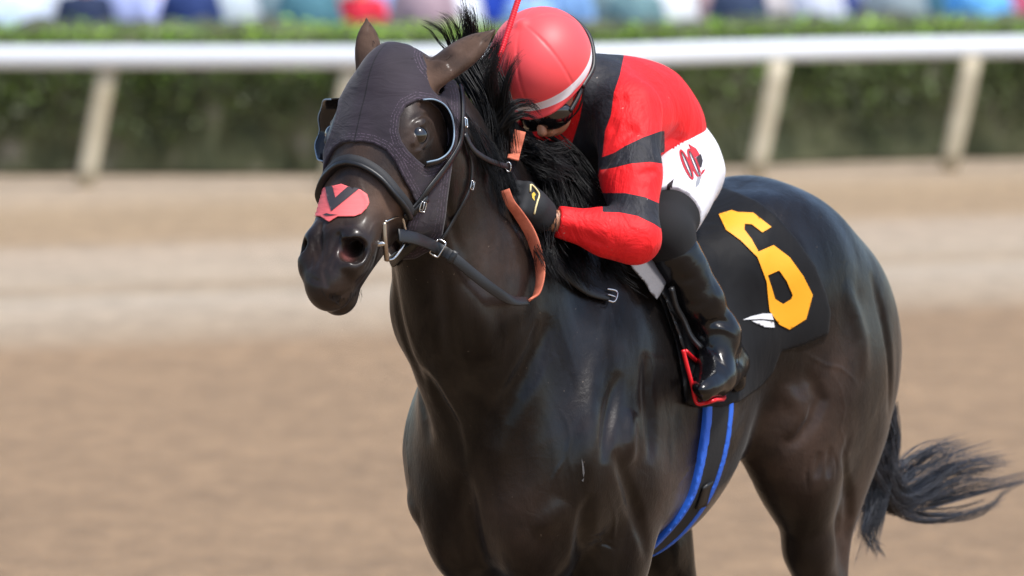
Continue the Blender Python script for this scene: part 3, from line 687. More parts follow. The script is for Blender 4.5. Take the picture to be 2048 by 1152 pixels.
# ------------------------------------------------------------------ blinker hood
mat_hood = Mat("hood_cloth", rgb('#4b3e49'), .75); _m = mat_hood
hc_ = _m.ramp(_m.noise(7, 4), [(.3, (.019, .0135, .020)), (.7, (.034, .024, .034))])
a_ = _m.n("ShaderNodeAttribute"); a_.attribute_name = "edge"
fr = mth(_m, 'FRACT', mth(_m, 'DIVIDE', a_.outputs["Fac"], 5.5)); ln = mth(_m, 'MULTIPLY', mth(_m, 'GREATER_THAN', fr, .80), mth(_m, 'MULTIPLY', mth(_m, 'GREATER_THAN', a_.outputs["Fac"], -21.0), mth(_m, 'LESS_THAN', a_.outputs["Fac"], -4.0)))
dash = _m.noise(260, 0); lnd = mth(_m, 'MULTIPLY', ln, mth(_m, 'GREATER_THAN', dash, .48))
se = _m.n("ShaderNodeAttribute"); se.attribute_name = "seam"; sl = mth(_m, 'LESS_THAN', mth(_m, 'ABSOLUTE', se.outputs["Fac"]), .0016)
cc = _m.mixc(lnd, hc_, (.10, .07, .10)); cc = _m.mixc(sl, cc, (.008, .006, .008)); _m.l(cc, _m.b.inputs["Base Color"])
_m.b.inputs["Sheen Weight"].default_value = .14; _m.b.inputs["Sheen Roughness"].default_value = .5; _m.b.inputs["Specular IOR Level"].default_value = .3
wav = _m.noise(9, 3, vec=_m.coords((1, 1, 3)), dist=.8); bb = _m.bump(wav, .35, .012); _m.bump(_m.noise(420, 1), .25, .0006, bb)
hood_poly = [(560, 290), (700, 286), (722, 284), (745, 288), (770, 300), (790, 325), (805, 355), (822, 385), (832, 405), (818, 440), (806, 480), (800, 520), (830, 518), (866, 498), (885, 470), (892, 430), (895, 400), (906, 320), (922, 255), (920, 190), (912, 160), (892, 158), (868, 146), (852, 128), (845, 110), (850, 98), (835, 78), (760, 30), (560, 30)]
eye_hole = [(797, 262), (800, 235), (812, 213), (835, 201), (860, 205), (880, 222), (893, 250), (896, 280), (890, 310), (878, 328), (855, 335), (835, 320), (815, 300), (803, 282)]
def hood_extra(P, d):
    q = (P - HP) @ HF/HS
    d = np.maximum(d, (-.035 - q[:, 0])*HS)                         # not beyond the poll
    for c_, sg in ((H(.038, -.052, -.045), -1), (H(.045, .056, -.055), 1)):
        d = np.maximum(d, .046 - np.linalg.norm(P - c_ - HF @ np.array((-.010, 0, -.018)), axis=1))
    return d
hood_root = empty("blinker_hood", Vector(l2w(H(.1, 0, -.1))), "dark purple cloth hood with eye cups stitched over the horse's head", "hood")
V, Q = shell(HD_SDF, .0065, .004, [(hood_poly, 1), (eye_hole, -1)], (.5, -.3, 1.35), (1.25, .32, 2.2), .0034, sym_head, .00115, hood_extra)
V = relax(V, Q, 2, .5); hood = mesh_obj("hood_cloth", l2w(V), Q, mat_hood, hood_root)
ed = np.maximum(polysd(sym_head(V.astype(float)), hood_poly), -polysd(sym_head(V.astype(float)), eye_hole)); attr(hood, "edge", ed); attr(hood, "seam", ((V - HP) @ HF)[:, 1])
bvhHH = bvh_of(HB, hood)
# eye cups
mat_cup = Mat("cup_plastic", (.010, .010, .012, 1), .22); mat_trim = Mat("cup_trim", rgb('#7f95a8'), .45)
cup_px = [(843, 199), (862, 203), (880, 218), (891, 242), (895, 272), (893, 300), (884, 320), (868, 332), (848, 334)]
base = [w2l(np.array(hit(bvhHH, x, y)[0])) for x, y in cup_px]
def hc2(p): return (p - HP) @ HF
for sg in (1, -1):
    B = np.array([hc2(p) for p in base]); B = spline(B, 24); B[:, 1] *= sg; n = len(B); ctr = B.mean(0); V = []
    prof = [(0, 0), (.018, .004), (.036, .010), (.048, .018), (.055, .030)]   # outwards, forwards
    tt = np.sin(np.linspace(.12, math.pi-.12, n))**.7
    for i in range(n):
        for o_, f_ in prof: V.append(B[i] + np.array((0, sg*o_*tt[i]*(.62 if sg > 0 else 1.75), f_*tt[i]*(1.0 if sg > 0 else .5))) + (ctr - B[i])*np.array((1, .2, .2))*(f_*3.0))
    V = l2w(HP + np.array(V) @ HF.T); m_ = len(prof); F = [[i*m_+j, (i+1)*m_+j, (i+1)*m_+j+1, i*m_+j+1] for i in range(n-1) for j in range(m_-1)]
    cup = mesh_obj("eye_cup", V, F, mat_cup, hood_root); md = cup.modifiers.new("thick", 'SOLIDIFY'); md.thickness = .003; md.offset = 0
    tube("cup_trim", V.reshape(n, m_, 3)[:, -1], .0019, mat_trim, cup)

# ------------------------------------------------------------------ bridle
mat_lea = Mat("black_leather", (.010, .010, .011, 1), .42); mat_lea.bump(mat_lea.noise(120, 3), .25, .001)
mat_web = Mat("black_webbing", (.016, .016, .018, 1), .7); mat_web.bump(mat_web.noise(300, 1, vec=mat_web.coords((1, 1, 1))), .4, .001)
mat_steel = Mat("steel", (.62, .61, .60, 1), .18, Metallic=1.0); mat_brass = Mat("worn_bronze", (.36, .29, .22, 1), .32, Metallic=.9)
bridle = empty("bridle", Vector(l2w(H(.3, 0, -.1))), "black leather racing bridle with a steel bit on the horse's head", "bridle")
def on(b, pts, lift=.004):                    # traced pixels -> points and normals resting on a surface
    P, N = [], []
    for p in pts:
        h_ = hit(b, p[0], p[1]); lf = p[2] if len(p) > 2 else lift
        if h_: P.append(h_[0] + h_[1]*lf); N.append(h_[1])
    N = [ (N[max(i-1, 0)] + N[i] + N[min(i+1, len(N)-1)]).normalized() for i in range(len(N))]
    return P, N
def mirror(P, N):
    q = hc2(w2l(np.array([list(p) for p in P]))); q[:, 1] *= -1; n = (np.array([list(x) for x in N]) @ M_L2W) @ HF; n[:, 1] *= -1
    return l2w(HP + q @ HF.T), (n @ HF.T) @ M_L2W.T
Pn, Nn = on(bvhHH, [(818, 428), (808, 408), (790, 385), (768, 358), (748, 340), (725, 327), (706, 322)], .007)
c_ = snap(bvhHH, l2w(hc2(w2l(np.array(Pn[-1])))*np.array((1, 0, 1)) @ HF.T + HP)); Pn.append(c_[0] + c_[1]*.007); Nn.append(c_[1])
Pm, Nm = mirror(Pn[:-1], Nn[:-1]); Pa = [list(p) for p in Pn] + [list(p) for p in Pm[::-1]]; Na = [list(p) for p in Nn] + [list(p) for p in Nm[::-1]]
nb_ = strap("noseband", Pa, Na, .024, .012, mat_web, bridle); strap("noseband_lining", np.array(Pa) - np.array(HF @ (.010, 0, 0)) @ M_L2W.T*-1 + 0, Na, .010, .017, mat_lea, nb_)
Pj, Nj = on(bvhHH, [(818, 428), (835, 412), (850, 396)], .009); strap("noseband_keeper", Pj, Nj, .016, .005, mat_lea, bridle)
Pc, Nc = on(bvhHH, [(804, 432), (828, 410), (852, 378), (878, 345), (900, 315), (914, 285), (920, 250), (921, 210), (917, 175)], .008)
for k_, (a, b) in enumerate(((Pc, Nc), mirror(Pc, Nc))): strap("cheekpiece", a, b, .016, .005, mat_lea, bridle)
def buckle(px, py, b, w, h_, ang, parent, lift=.012, r=.0016, mat=None):
    L_ = hit(b, px, py); c = L_[0] + L_[1]*lift; n = L_[1]; u = Vector((math.cos(ang), 0, math.sin(ang))); u = (u - n*u.dot(n)).normalized(); v = n.cross(u)
    pts = [c + u*a*w/2 + v*bb*h_/2 for a, bb in ((-1, -.7), (-.8, -1), (.8, -1), (1, -.7), (1, .7), (.8, 1), (-.8, 1), (-1, .7))]
    o = tube("buckle", pts, r, mat or mat_steel, parent, closed=True, n=33, seg=6)
    tube("prong", [c - u*w*.5, c + n*.002, c + u*w*.55], r*.8, mat or mat_steel, o, seg=6); return o
buckle(837, 412, bvhHH, .022, .018, math.radians(70), bridle, .014); buckle(921, 246, bvhHH, .024, .016, math.radians(60), bridle, .014)
Pt, Nt = on(bvhHH, [(921, 262), (934, 300), (940, 335), (937, 372), (925, 402), (905, 440), (888, 468), (872, 492)], .006)
strap("throatlatch", Pt, Nt, .009, .004, mat_lea, bridle); buckle(938, 370, bvhHH, .020, .012, math.radians(60), bridle, .010, .0013)
Pk, Nk = on(bvhHH, [(843, 470), (825, 488), (806, 505), (790, 522), (775, 540), (757, 553), (742, 562)], .008)
strap("chin_strap", Pk, Nk, (.018, .020, .024, .026), .012, mat_lea, bridle)
# bit: a dee ring on each side joined by the mouthpiece
bc = w2l(np.array(hit(bvhHH, 770, 487)[0])); bq = hc2(bc); pass
def bitp(px, py, out): # point on the plane v = const of the head at a pixel
    r = ray(px, py); n = Vector(M_L2W @ HF @ np.array((0, 1., 0))); o_ = Vector(l2w(HP)) + n*(bq[1] + out); t = (o_ - CAM).dot(n)/r.dot(n); return CAM + r*t
dee = [(770, 444), (784, 437), (798, 432), (806, 440), (810, 462), (808, 485), (797, 505), (785, 518), (774, 520)]
bit = empty("bit", bitp(772, 487, .016), "steel dee ring bit in the horse's mouth", "bit")
P1 = [bitp(x, y, .018) for x, y in dee]; bar = [bitp(768, 445, .018), bitp(770, 485, .020), bitp(774, 521, .018)]; mth_ = [bitp(770, 487, .020), bitp(758, 488, .008), bitp(742, 490, -.012)]
for a, r_, nm in ((P1, .0042, "dee_ring"), (bar, .0062, "ring_bar")):
    tube(nm, a, r_, mat_steel if nm == "dee_ring" else mat_brass, bit); q = hc2(w2l(np.array([list(p) for p in a]))); q[:, 1] *= -1; tube(nm, l2w(HP + q @ HF.T), r_, mat_steel if nm == "dee_ring" else mat_brass, bit)
q = hc2(w2l(np.array([list(p) for p in mth_]))); q2 = q[::-1].copy(); q2[:, 1] *= -1; tube("mouthpiece", l2w(HP + np.vstack([q, q2]) @ HF.T), .0065, mat_steel, bit)
# reins
reins = empty("reins", Vector(l2w((.55, .2, 1.4))), "black leather rein with an orange rubber grip looping to the rider's hand", "reins")
def bitd(px, py, toward, y=None):
    """point on the pixel's ray, a given distance in front of what is behind it"""
    h_ = hit(bvhHH, px, py)
    return (h_[0] if h_ else Vector(l2w(LP(px, py, .03)))) - ray(px, py)*toward
p0 = bitp(797, 470, .024)
rp = [p0, bitp(835, 478, .032), bitd(876, 496, .030), bitd(905, 514, .05), bitd(945, 547, .06), bitd(985, 578, .065), bitd(1022, 600, .055), bitd(1056, 602, .045)]
vw = -ray(1000, 500)
strap("rein_leather", rp, [(vw + Vector((0, 0, .25))).normalized()]*len(rp), (.031, .031, .026, .025, .024, .020), .0045, mat_lea, reins)
h_ = rp[2]; c = h_ + vw*.006; u = (rp[3]-rp[2]).normalized(); v = u.cross(vw).normalized()
bo = tube("buckle", [c + u*a*.011 + v*b_*.019 for a, b_ in ((-1, -.8), (-.6, -1), (.8, -1), (1, -.7), (1, .7), (.8, 1), (-.6, 1), (-1, .8))], .0022, mat_steel, reins, closed=True, n=40)
strap("keeper", [rp[3] - v*.016 + vw*.004, rp[3] + vw*.007, rp[3] + v*.016 + vw*.004], [vw]*3, .014, .003, mat_lea, reins)
mat_rub = Mat("rubber_grip", rgb('#c8674a'), .7); _m = mat_rub; w_ = _m.n("ShaderNodeTexWave"); w_.inputs["Scale"].default_value = 120; w_.bands_direction = 'Z'; _m.l(_m.coords(), w_.inputs[0]); _m.bump(w_.outputs["Fac"], .5, .001)
_m.l(_m.ramp(_m.noise(30, 3), [(.3, rgb('#b45a40')), (.7, rgb('#d97a5c'))]), _m.b.inputs["Base Color"])
op = [(1056, 602, .045), (1072, 590, .045), (1080, 562, .045), (1080, 530, .045), (1071, 495, .045), (1058, 462, .045), (1038, 430, .045), (1020, 405, .05), (1010, 380, .055)]
P = [bitd(*p) for p in op]; N = []
for i, p in enumerate(P): t = i/(len(P)-1); N.append((vw*(.55 + .45*t) + Vector((-.75*(1-t) - .2, 0, .35*(1-t)))).normalized())
strap("rubber_grip", P, N, (.020, .026, .030, .030, .028, .024, .022), .005, mat_rub, reins)
P = [bitd(1026, 318, .07), bitd(1030, 300, .075), bitd(1036, 278, .08), bitd(1040, 262, .08)]; strap("rubber_grip", P, [vw]*4, .028, .005, mat_rub, reins)
P, N = on(bvhHH, [(921, 268, .012), (932, 296, .016), (950, 314, .02), (975, 328, .024), (997, 337, .026)]); ks = strap("hand_strap", P, N, .013, .006, mat_lea, bridle)
e = P[-1]; tube("strap_ring", [e + Vector((.006*math.cos(t), -.004, .011*math.sin(t))) for t in np.linspace(0, 5.5, 9)], .0017, mat_steel, ks, closed=True, n=30)

for q_ in ([(1163, 917), (1166, 925), (1169, 945), (1167, 955), (1165, 946), (1164, 930)], [(1163, 960), (1168, 956), (1166, 964)]): decal("dried_foam", bvhH, q_, Mat("dried_foam", (.10, .095, .095, 1), .8), horse_root, lift=.0012, step=2)
# nose patch
mat_patch = Mat("red_tape", (.93, .15, .15, 1), .6); mat_patch.bump(mat_patch.noise(40, 2, vec=mat_patch.coords((.3, .3, 3))), .3, .004)
mat_ink = Mat("grey_print", rgb('#3b3538'), .6)
patch = empty("nose_patch", Vector(l2w(H(.42, 0, 0))), "red adhesive nasal strip with a dark V across the horse's nose", "nose strip")
pp = [(684, 369), (696, 374), (721, 380), (734, 390), (738, 406), (733, 418), (722, 429), (708, 434), (676, 434), (659, 445), (642, 434), (619, 433), (624, 412), (633, 396), (650, 376), (668, 373)]
pp = [(max(x, 626), y) for x, y in pp]
tp = decal("tape", bvhH, pp, mat_patch, patch, lift=.003, step=2.5); md = tp.modifiers.new("thick", 'SOLIDIFY'); md.thickness = .0012; md.offset = 0
decal("printed_mark", bvhH, [(654, 375), (668, 374), (673, 397), (696, 375), (719, 378), (679, 412), (665, 424), (658, 401)], mat_ink, patch, lift=.0048, step=4)
decal("printed_mark", bvhH, [(648, 431), (656, 428), (662, 430), (678, 431), (664, 433), (655, 433)], mat_ink, patch, lift=.0048, step=3)

# ------------------------------------------------------------------ saddle cloth, girth, saddle
TRUNK = SDF(); body_prims(TRUNK); TRUNK.ops = [o for o in TRUNK.ops]
mat_cloth = Mat("saddle_cloth_fabric", (.012, .012, .013, 1), .62); _m = mat_cloth
_m.l(_m.ramp(_m.noise(5, 4), [(.3, (.005, .005, .006)), (.7, (.011, .011, .012))]), _m.b.inputs["Base Color"]); _m.b.inputs["Sheen Weight"].default_value = .03; _m.b.inputs["Specular IOR Level"].default_value = .14
bb = _m.bump(_m.noise(6, 3, vec=_m.coords((1, 1, .5)), dist=1.0), .5, .02); _m.bump(_m.noise(260, 1), .2, .0008, bb)
cloth_poly = [(1285, 400), (1400, 330), (1440, 372), (1475, 385), (1515, 402), (1550, 428), (1592, 476), (1630, 530), (1652, 585), (1662, 625), (1657, 668), (1610, 690), (1562, 704), (1555, 722), (1547, 745), (1520, 775), (1480, 803), (1445, 814), (1398, 815), (1370, 806), (1362, 740), (1350, 680), (1325, 610), (1300, 560), (1275, 520), (1250, 480)]
cloth_root = empty("saddle_cloth", Vector(l2w((-.35, 0, 1.3))), "black saddle cloth bearing a large yellow 6 on the horse's flank", "saddle cloth")
def cl_off(P, d):
    w = sines(P.astype(f32), 5, 9.0)*.0035 + sines(P.astype(f32), 8, 20.0)*.0012
    return d + 0*w
class _B:
    def __call__(s, P, c=None, r=None): return TRUNK(P, c, r) - np.clip(sines(P, 5, 8.0)*.008 + sines(P, 8, 20.0)*.0028, -.009, .022)
V, Q = shell(_B(), .013, .007, [(cloth_poly, 1)], (-1.1, -.42, .8), (.35, .42, 1.75), .0055, sym_body, .00125)
V = relax(V, Q, 2, .5); cloth = mesh_obj("cloth", l2w(V), Q, mat_cloth, cloth_root); bvhC = bvh_of(cloth)
mat_yel = Mat("yellow_numeral", rgb('#f7a311'), .6); mat_yel.bump(mat_yel.noise(12, 3), .2, .006); mat_white = Mat("white_print", (.72, .72, .74, 1), .6)
six = [(1438, 430), (1463, 422), (1476, 426), (1506, 427), (1542, 455), (1524, 466), (1503, 450), (1489, 449), (1488, 460), (1503, 480), (1516, 504), (1546, 491), (1578, 515), (1605, 552), (1624, 590), (1611, 638), (1578, 659), (1557, 649), (1538, 622), (1535, 595), (1532, 563), (1514, 515), (1481, 482), (1452, 461)]
hole = [(1534, 551), (1557, 541), (1572, 562), (1584, 590), (1581, 598), (1565, 608), (1549, 598), (1542, 574)]
decal("numeral", bvhC, six, mat_yel, cloth_root, [hole], lift=.003)
lens1 = [(1484, 640), (1500, 633), (1524, 627), (1542, 627), (1546, 640), (1520, 638)]; lens2 = [(1502, 642), (1525, 641), (1546, 644), (1548, 655), (1528, 654)]
for l_ in (lens1, lens2): decal("printed_mark", bvhC, l_, mat_white, cloth_root, lift=.003, step=4)
mat_blue = Mat("blue_trim", rgb('#2a66d6'), .55); mat_elas = Mat("black_elastic", (.010, .010, .011, 1), .8); mat_elas.bump(mat_elas.noise(180, 1), .4, .001)
girth_root = empty("girth", Vector(l2w((-.15, 0, .85))), "black girth with bright blue edges round the horse's barrel", "girth")
gz, gx = [], []
for x, y in ((1435, 815), (1430, 860), (1420, 910), (1408, 950), (1392, 990)):
    h_ = hit(bvhH, x, y); p = w2l(np.array(h_[0])); gz.append(p[2]); gx.append(p[0])
gfit = np.polyfit(gz, gx, 1)
def gband(u0, u1):
    def ex(P, d):
        u = P[:, 0] - np.where(P[:, 2] > gz[-1], np.polyval(gfit, P[:, 2]), np.polyval(gfit, gz[-1]) + (P[:, 2] - gz[-1])*-.30)
        return smax(smax(d, u - u1, .002), u0 - u, .002)
    return ex
for nm, u0, u1, off, mt in (("elastic", -.058, .054, .010, mat_elas), ("edging", -.068, -.045, .0135, mat_blue), ("edging", (.036), .061, .0135, mat_blue)):
    V, Q = shell(TRUNK, off, .005, [], (-.6, -.42, .70), (.25, .42, 1.25), .0045, sym_body, .00125, gband(u0, u1)); mesh_obj(nm, l2w(relax(V, Q, 1)), Q, mt, girth_root)
Pb, Nb = on(bvhH, [(1404, 962, .016), (1398, 985, .016), (1392, 1008, .016)]); strap("girth_buckle_pad", Pb, Nb, .045, .008, mat_lea, girth_root)
saddle_root = empty("racing_saddle", Vector(l2w((-.2, 0, 1.5))), "light black racing saddle with red stirrup irons under the rider", "saddle")
ss = SDF(); ss.ell((-.20, 0, 1.50), (.24, .17, .07), k=0); ss.cone((.0, 0, 1.545), (-.02, 0, 1.60), .045, .03, k=.05); ss.cone((-.42, 0, 1.53), (-.46, 0, 1.57), .06, .04, k=.05)
V, Q = net(ss, (-.6, -.3, 1.3), (.2, .3, 1.75), .009); mesh_obj("seat", l2w(relax(V, Q, 1)), Q, mat_lea, saddle_root)
class _F:
    def __call__(s, P): return TRUNK(P)
flap_poly = [(1262, 470), (1330, 440), (1385, 480), (1410, 560), (1420, 640), (1412, 720), (1385, 775), (1372, 720), (1352, 660), (1330, 600), (1300, 550)]
V, Q = shell(TRUNK, .026, .006, [(flap_poly, 1)], (-.6, -.42, 1.0), (.35, .42, 1.7), .006, sym_body, .00125); mesh_obj("flap", l2w(relax(V, Q, 1)), Q, mat_lea, saddle_root)
mat_grey = Mat("grey_pad", rgb('#6a686b'), .85); mat_grey.bump(mat_grey.noise(30, 3), .4, .006)
pad_poly = [(1240, 490), (1290, 470), (1312, 515), (1336, 560), (1326, 580), (1314, 600), (1300, 585), (1290, 566), (1262, 535)]
V, Q = shell(TRUNK, .034, .008, [(pad_poly, 1)], (-.6, .0, 1.0), (.35, .42, 1.7), .005, sym_body, .00125, lambda P, d: np.maximum(d, .06 - P[:, 1])); mesh_obj("foam_pad", l2w(relax(V, Q, 1)), Q, mat_grey, saddle_root)
mesh_obj("foam_pad", l2w(relax(V, Q, 1)*(1, -1, 1)), Q[:, ::-1], mat_grey, saddle_root)
Ps, Ns = on(bvhC, [(1318, 580, .035), (1332, 612, .03), (1345, 645, .03), (1357, 678, .035), (1366, 702, .05)])
for k_ in (0, 1):
    A = w2l(np.array([list(p) for p in Ps])); B_ = np.array([list(p) for p in Ns]) @ M_L2W
    if k_: A = A*(1, -1, 1); B_ = B_*(1, -1, 1)
    strap("stirrup_leather", l2w(A), B_ @ M_L2W.T, .014, .010, mat_lea, saddle_root)
# ------------------------------------------------------------------ mane, forelock and tail
mat_hair = Mat("black_hair", (.0025, .0022, .0024, 1), .45); mat_hair.b.inputs["Specular IOR Level"].default_value = .28
mat_tail = Mat("tail_hair", (.030, .033, .043, 1), .45); mat_tail.b.inputs["Specular IOR Level"].default_value = .7
def C(*pts): return [LP(x, y, yl) for x, y, yl in pts]
mane = []
rs = np.random.RandomState(11)
# roots along the crest, falling on the near side
for i in range(34):
    t = i/33.0; rx = .70 - .72*t; rz = 1.985 - .49*t - .03*math.sin(math.pi*t); root = np.array((rx, .0, rz))
    out = root + np.array((-.03, .035, .035)); L = .17 + .08*math.sin(math.pi*t)
    m1 = root + np.array((-.02, .065, -.03)); m2 = root + np.array((-.035 + rs.normal()*.02, .10 + .05*t, -.5*L)); m3 = root + np.array((-.05 + rs.normal()*.03, .12 + .09*t, -L))
    mane.append(([root, out*.4 + root*.6, m1, m2, m3], 75, .011, .012, .0009))
# hair standing up behind the ears
mane += [(C((905, 110, .0), (890, 70, .0), (870, 50, .0), (842, 38, .0)), 30, .006, .010, .0006), (C((915, 110, .0), (900, 75, .0), (884, 40, .0), (862, 28, .0)), 26, .006, .012, .0006),
 (C((925, 110, -.01), (925, 70, -.01), (905, 30, -.0), (880, 15, .0)), 26, .008, .012, .0006), (C((935, 115, .0), (940, 70, .0), (935, 30, .0), (918, 2, .0)), 120, .016, .014, .0008),
 (C((945, 120, .0), (955, 80, .0), (950, 50, .0), (935, 20, .0)), 120, .016, .016, .0008), (C((900, 112, .0), (880, 92, .0), (862, 70, .0), (835, 62, .0)), 14, .005, .008, .0005),
 (C((950, 150, .02), (975, 110, .02), (990, 80, .03), (985, 45, .03)), 110, .014, .012, .0008), (C((960, 170, .02), (985, 120, .03), (1005, 90, .03), (1030, 75, .04)), 80, .014, .014, .0007),
 (C((965, 190, .03), (990, 140, .04), (1000, 110, .05), (1010, 85, .05)), 80, .014, .012, .0007)]
# mass behind the cheek and in front of the rider's face
for a, b, n in (((930, 150), (985, 290), 200), ((950, 130), (1000, 320), 220), ((965, 140), (1010, 300), 200), ((985, 170), (1015, 330), 150)):
    mane.append((C((a[0], a[1], .0), ((a[0]*2+b[0])/3+12, (a[1]*2+b[1])/3, .05), ((a[0]+b[0]*2)/3+10, (a[1]+b[1]*2)/3, .07), (b[0], b[1], .09)), n, .016, .016, .0012))
# wisps over the helmet
mane += [(C((1008, 300, .08), (1008, 230, .10), (1012, 170, .11), (1030, 125, .12), (1055, 98, .12)), 60, .007, .007, .0009), (C((1006, 280, .08), (1003, 220, .09), (1008, 170, .10), (1022, 130, .10)), 90, .010, .007, .0010),
 (C((995, 290, .07), (990, 200, .08), (985, 140, .08), (1000, 95, .09)), 90, .014, .010, .0011), (C((990, 250, .08), (1020, 215, .11), (1060, 208, .13), (1082, 232, .14)), 55, .008, .006, .0010),
 (C((990, 262, .08), (1020, 235, .11), (1050, 225, .13), (1078, 235, .14)), 60, .008, .008, .0010), (C((975, 240, .06), (970, 180, .06), (980, 130, .06), (1000, 110, .07)), 70, .014, .010, .0011)]
# lower mane blown under the rider
for a, m, b, n, y0, y1 in (((1030, 305), (1090, 312), (1150, 305), 90, .04, .14), ((1040, 300), (1090, 325), (1140, 345), 260, .04, .15), ((1060, 320), (1090, 400), (1110, 480), 260, .03, .17), ((1080, 340), (1130, 420), (1160, 500), 260, .03, .18),
  ((1100, 360), (1160, 430), (1200, 520), 240, .03, .19), ((1090, 300), (1160, 350), (1205, 430), 240, .03, .16), ((1085, 440), (1100, 520), (1130, 580), 200, .10, .20), ((1120, 460), (1160, 530), (1190, 585), 200, .12, .21), ((1140, 380), (1200, 400), (1215, 440), 160, .03, .15), ((1070, 450), (1085, 500), (1100, 560), 120, .12, .2), ((1180, 480), (1230, 530), (1270, 560), 160, .12, .22)):
    mane.append((C((a[0], a[1], y0), ((a[0]+m[0])/2, (a[1]+m[1])/2-6, (y0*1.5+y1*.5)/2), (m[0], m[1], (y0+y1)/2+.02), (b[0], b[1], y1)), n, .022, .020, .0012))
hair("mane", mane, mat_hair, horse_root, 5)
# whiskers under the chin
wh = []
for i in range(26):
    x = 640 + 95*rs.rand(); h_ = hit(bvhH, x, 600 - 12*abs(x-680)/40 - 8) 
    if h_:
        p = w2l(np.array(h_[0])); wh.append(([p, p + w2l(np.array(ORG) + np.array((rs.normal()*.004, 0, -.012))), p + w2l(np.array(ORG) + np.array((rs.normal()*.012 + .004, 0, -.028)))], 2, .002, .004, .0004))
er = []
for c_, t_, n_ in ((H(.038, -.052, -.045), (-.008, .02, .145), 40), (H(.045, .056, -.055), (.172, .06, .125), 60)):
    for _ in range(n_):
        k = rs.rand()*.85; p0 = c_ + w2l(np.array(ORG) + np.array(t_))*k + rs.normal(size=3)*.028*(1-k*.7); q_, n1_ = snap(bvhH, l2w(p0)); p0 = w2l(np.array(q_)); dn = (np.array(n1_) @ M_L2W)*.004 + w2l(np.array(ORG) + np.array(t_))*.07
        er.append(([p0, p0 + dn*.6, p0 + dn*1.2 + rs.normal(size=3)*.002], 3, .003, .003, .0004))
hair("ear_fringe", er, Mat("ear_hair", (.05, .032, .024, 1), .7), horse_root, 8, seg=5)
hair("whiskers", wh, mat_hair, horse_root, 6, seg=6)
tl = []
Y0 = -.02
def T(*pts): return C(*[(x, y, Y0 + k) for x, y, k in [(p + (0,))[:3] for p in pts]])
dock = T((1760, 640), (1792, 760), (1788, 850), (1770, 940), (1755, 1010))
for i in range(5): tl.append((T((1755 + 4*i, 800), (1778, 870), (1772, 930 + 6*i), (1750, 1000 + 10*i), (1735, 1060 + 8*i)), 110, .014, .018, .0012))
for b, n, sp in ((((1765, 930), (1780, 1000), (1830, 1035), (1915, 1030), (2010, 1000)), 90, .012), (((1760, 950), (1790, 1010), (1850, 1010), (1950, 985), (2085, 952)), 90, .010), (((1762, 940), (1790, 990), (1840, 980), (1910, 930), (2015, 915)), 110, .016),
   (((1765, 930), (1790, 960), (1830, 940), (1880, 905), (1930, 890)), 130, .016), (((1765, 920), (1785, 940), (1810, 920), (1850, 905), (1900, 910)), 90, .016), (((1768, 940), (1800, 985), (1850, 960), (1925, 935), (2010, 925)), 130, .018),
   (((1765, 930), (1800, 1000), (1860, 990), (1925, 960), (2000, 945)), 130, .016), (((1740, 1000), (1740, 1050), (1750, 1090), (1765, 1112)), 50, .008), (((1735, 1010), (1725, 1050), (1735, 1080), (1760, 1095)), 40, .008), (((1765, 960), (1800, 1020), (1860, 1040), (1960, 1030), (2010, 985), (2045, 965)), 30, .006),
   (((1762, 950), (1790, 1010), (1835, 1000), (1880, 975), (1925, 965)), 160, .016), (((1765, 900), (1768, 930), (1775, 970), (1800, 1000), (1830, 1005)), 160, .016)):
    tl.append((T(*b), int(n*.62), .016, sp*1.35, .0011))
dk = [np.array((-1.10, 0, 1.42)), np.array((-1.20, 0, 1.37)), np.array((-1.28, 0, 1.24)), np.array((-1.32, 0, 1.08)), np.array((-1.345, 0, .96)), np.array((-1.36, -.01, .84))]
dk = [p + (.045, 0, 0) for p in dk]; tl.append((dk, 150, .014, .016, .0012)); tl.append(([dk[2] + (.01, 0, 0), dk[3], dk[4], LP(1790, 1000, Y0), LP(1840, 1005, Y0)], 160, .022, .018, .0012))
hair("tail", tl, mat_tail, horse_root, 9, seg=16, lmin=.85)
# ------------------------------------------------------------------ the rider (same horse frame)
jock = empty("person", Vector(l2w((-.15, 0, 1.5))), "jockey in red and black silks crouched over the horse's neck", "person")
HC = LP(1079, 131, .045)
fw_ = np.array((-.25, -.72, -.65)); up_ = np.array((-.36, -.55, .75)); fw_ /= np.linalg.norm(fw_); up_ = up_ - fw_*(up_ @ fw_); up_ /= np.linalg.norm(up_)
fl_ = np.array(fw_) @ M_L2W; ul_ = np.array(up_) @ M_L2W; sl_ = np.cross(ul_, fl_)
def J(f, s, u): return HC + fl_*f + sl_*s + ul_*u
shL, elL, wrL = np.array((.055, .165, 1.875)), LP(1272, 478, .30), LP(1092, 438, .15)
shR, elR, wrR = np.array((.055, -.165, 1.875)), np.array((.24, -.30, 1.60)), np.array((.40, -.17, 1.72))
hipL, knL, anL = np.array((-.27, .11, 1.70)), LP(1331, 470, .245), LP(1432, 668, .30)
mY = np.array((1, -1, 1)); hipR, knR, anR = hipL*mY, knL*mY, anL*mY
heL, baL, toL = LP(1470, 728, .27), LP(1425, 768, .325), LP(1408, 775, .365)
print('upper arm', np.linalg.norm(shL-elL), 'fore', np.linalg.norm(elL-wrL), 'thigh', np.linalg.norm(hipL-knL), 'shin', np.linalg.norm(knL-anL), 'foot', np.linalg.norm(heL-toL))
mat_skin = Mat("tanned_skin", rgb('#b98263'), .5); mat_skin.b.inputs["Subsurface Weight"].default_value = .05; mat_skin.bump(mat_skin.noise(90, 3), .15, .001)
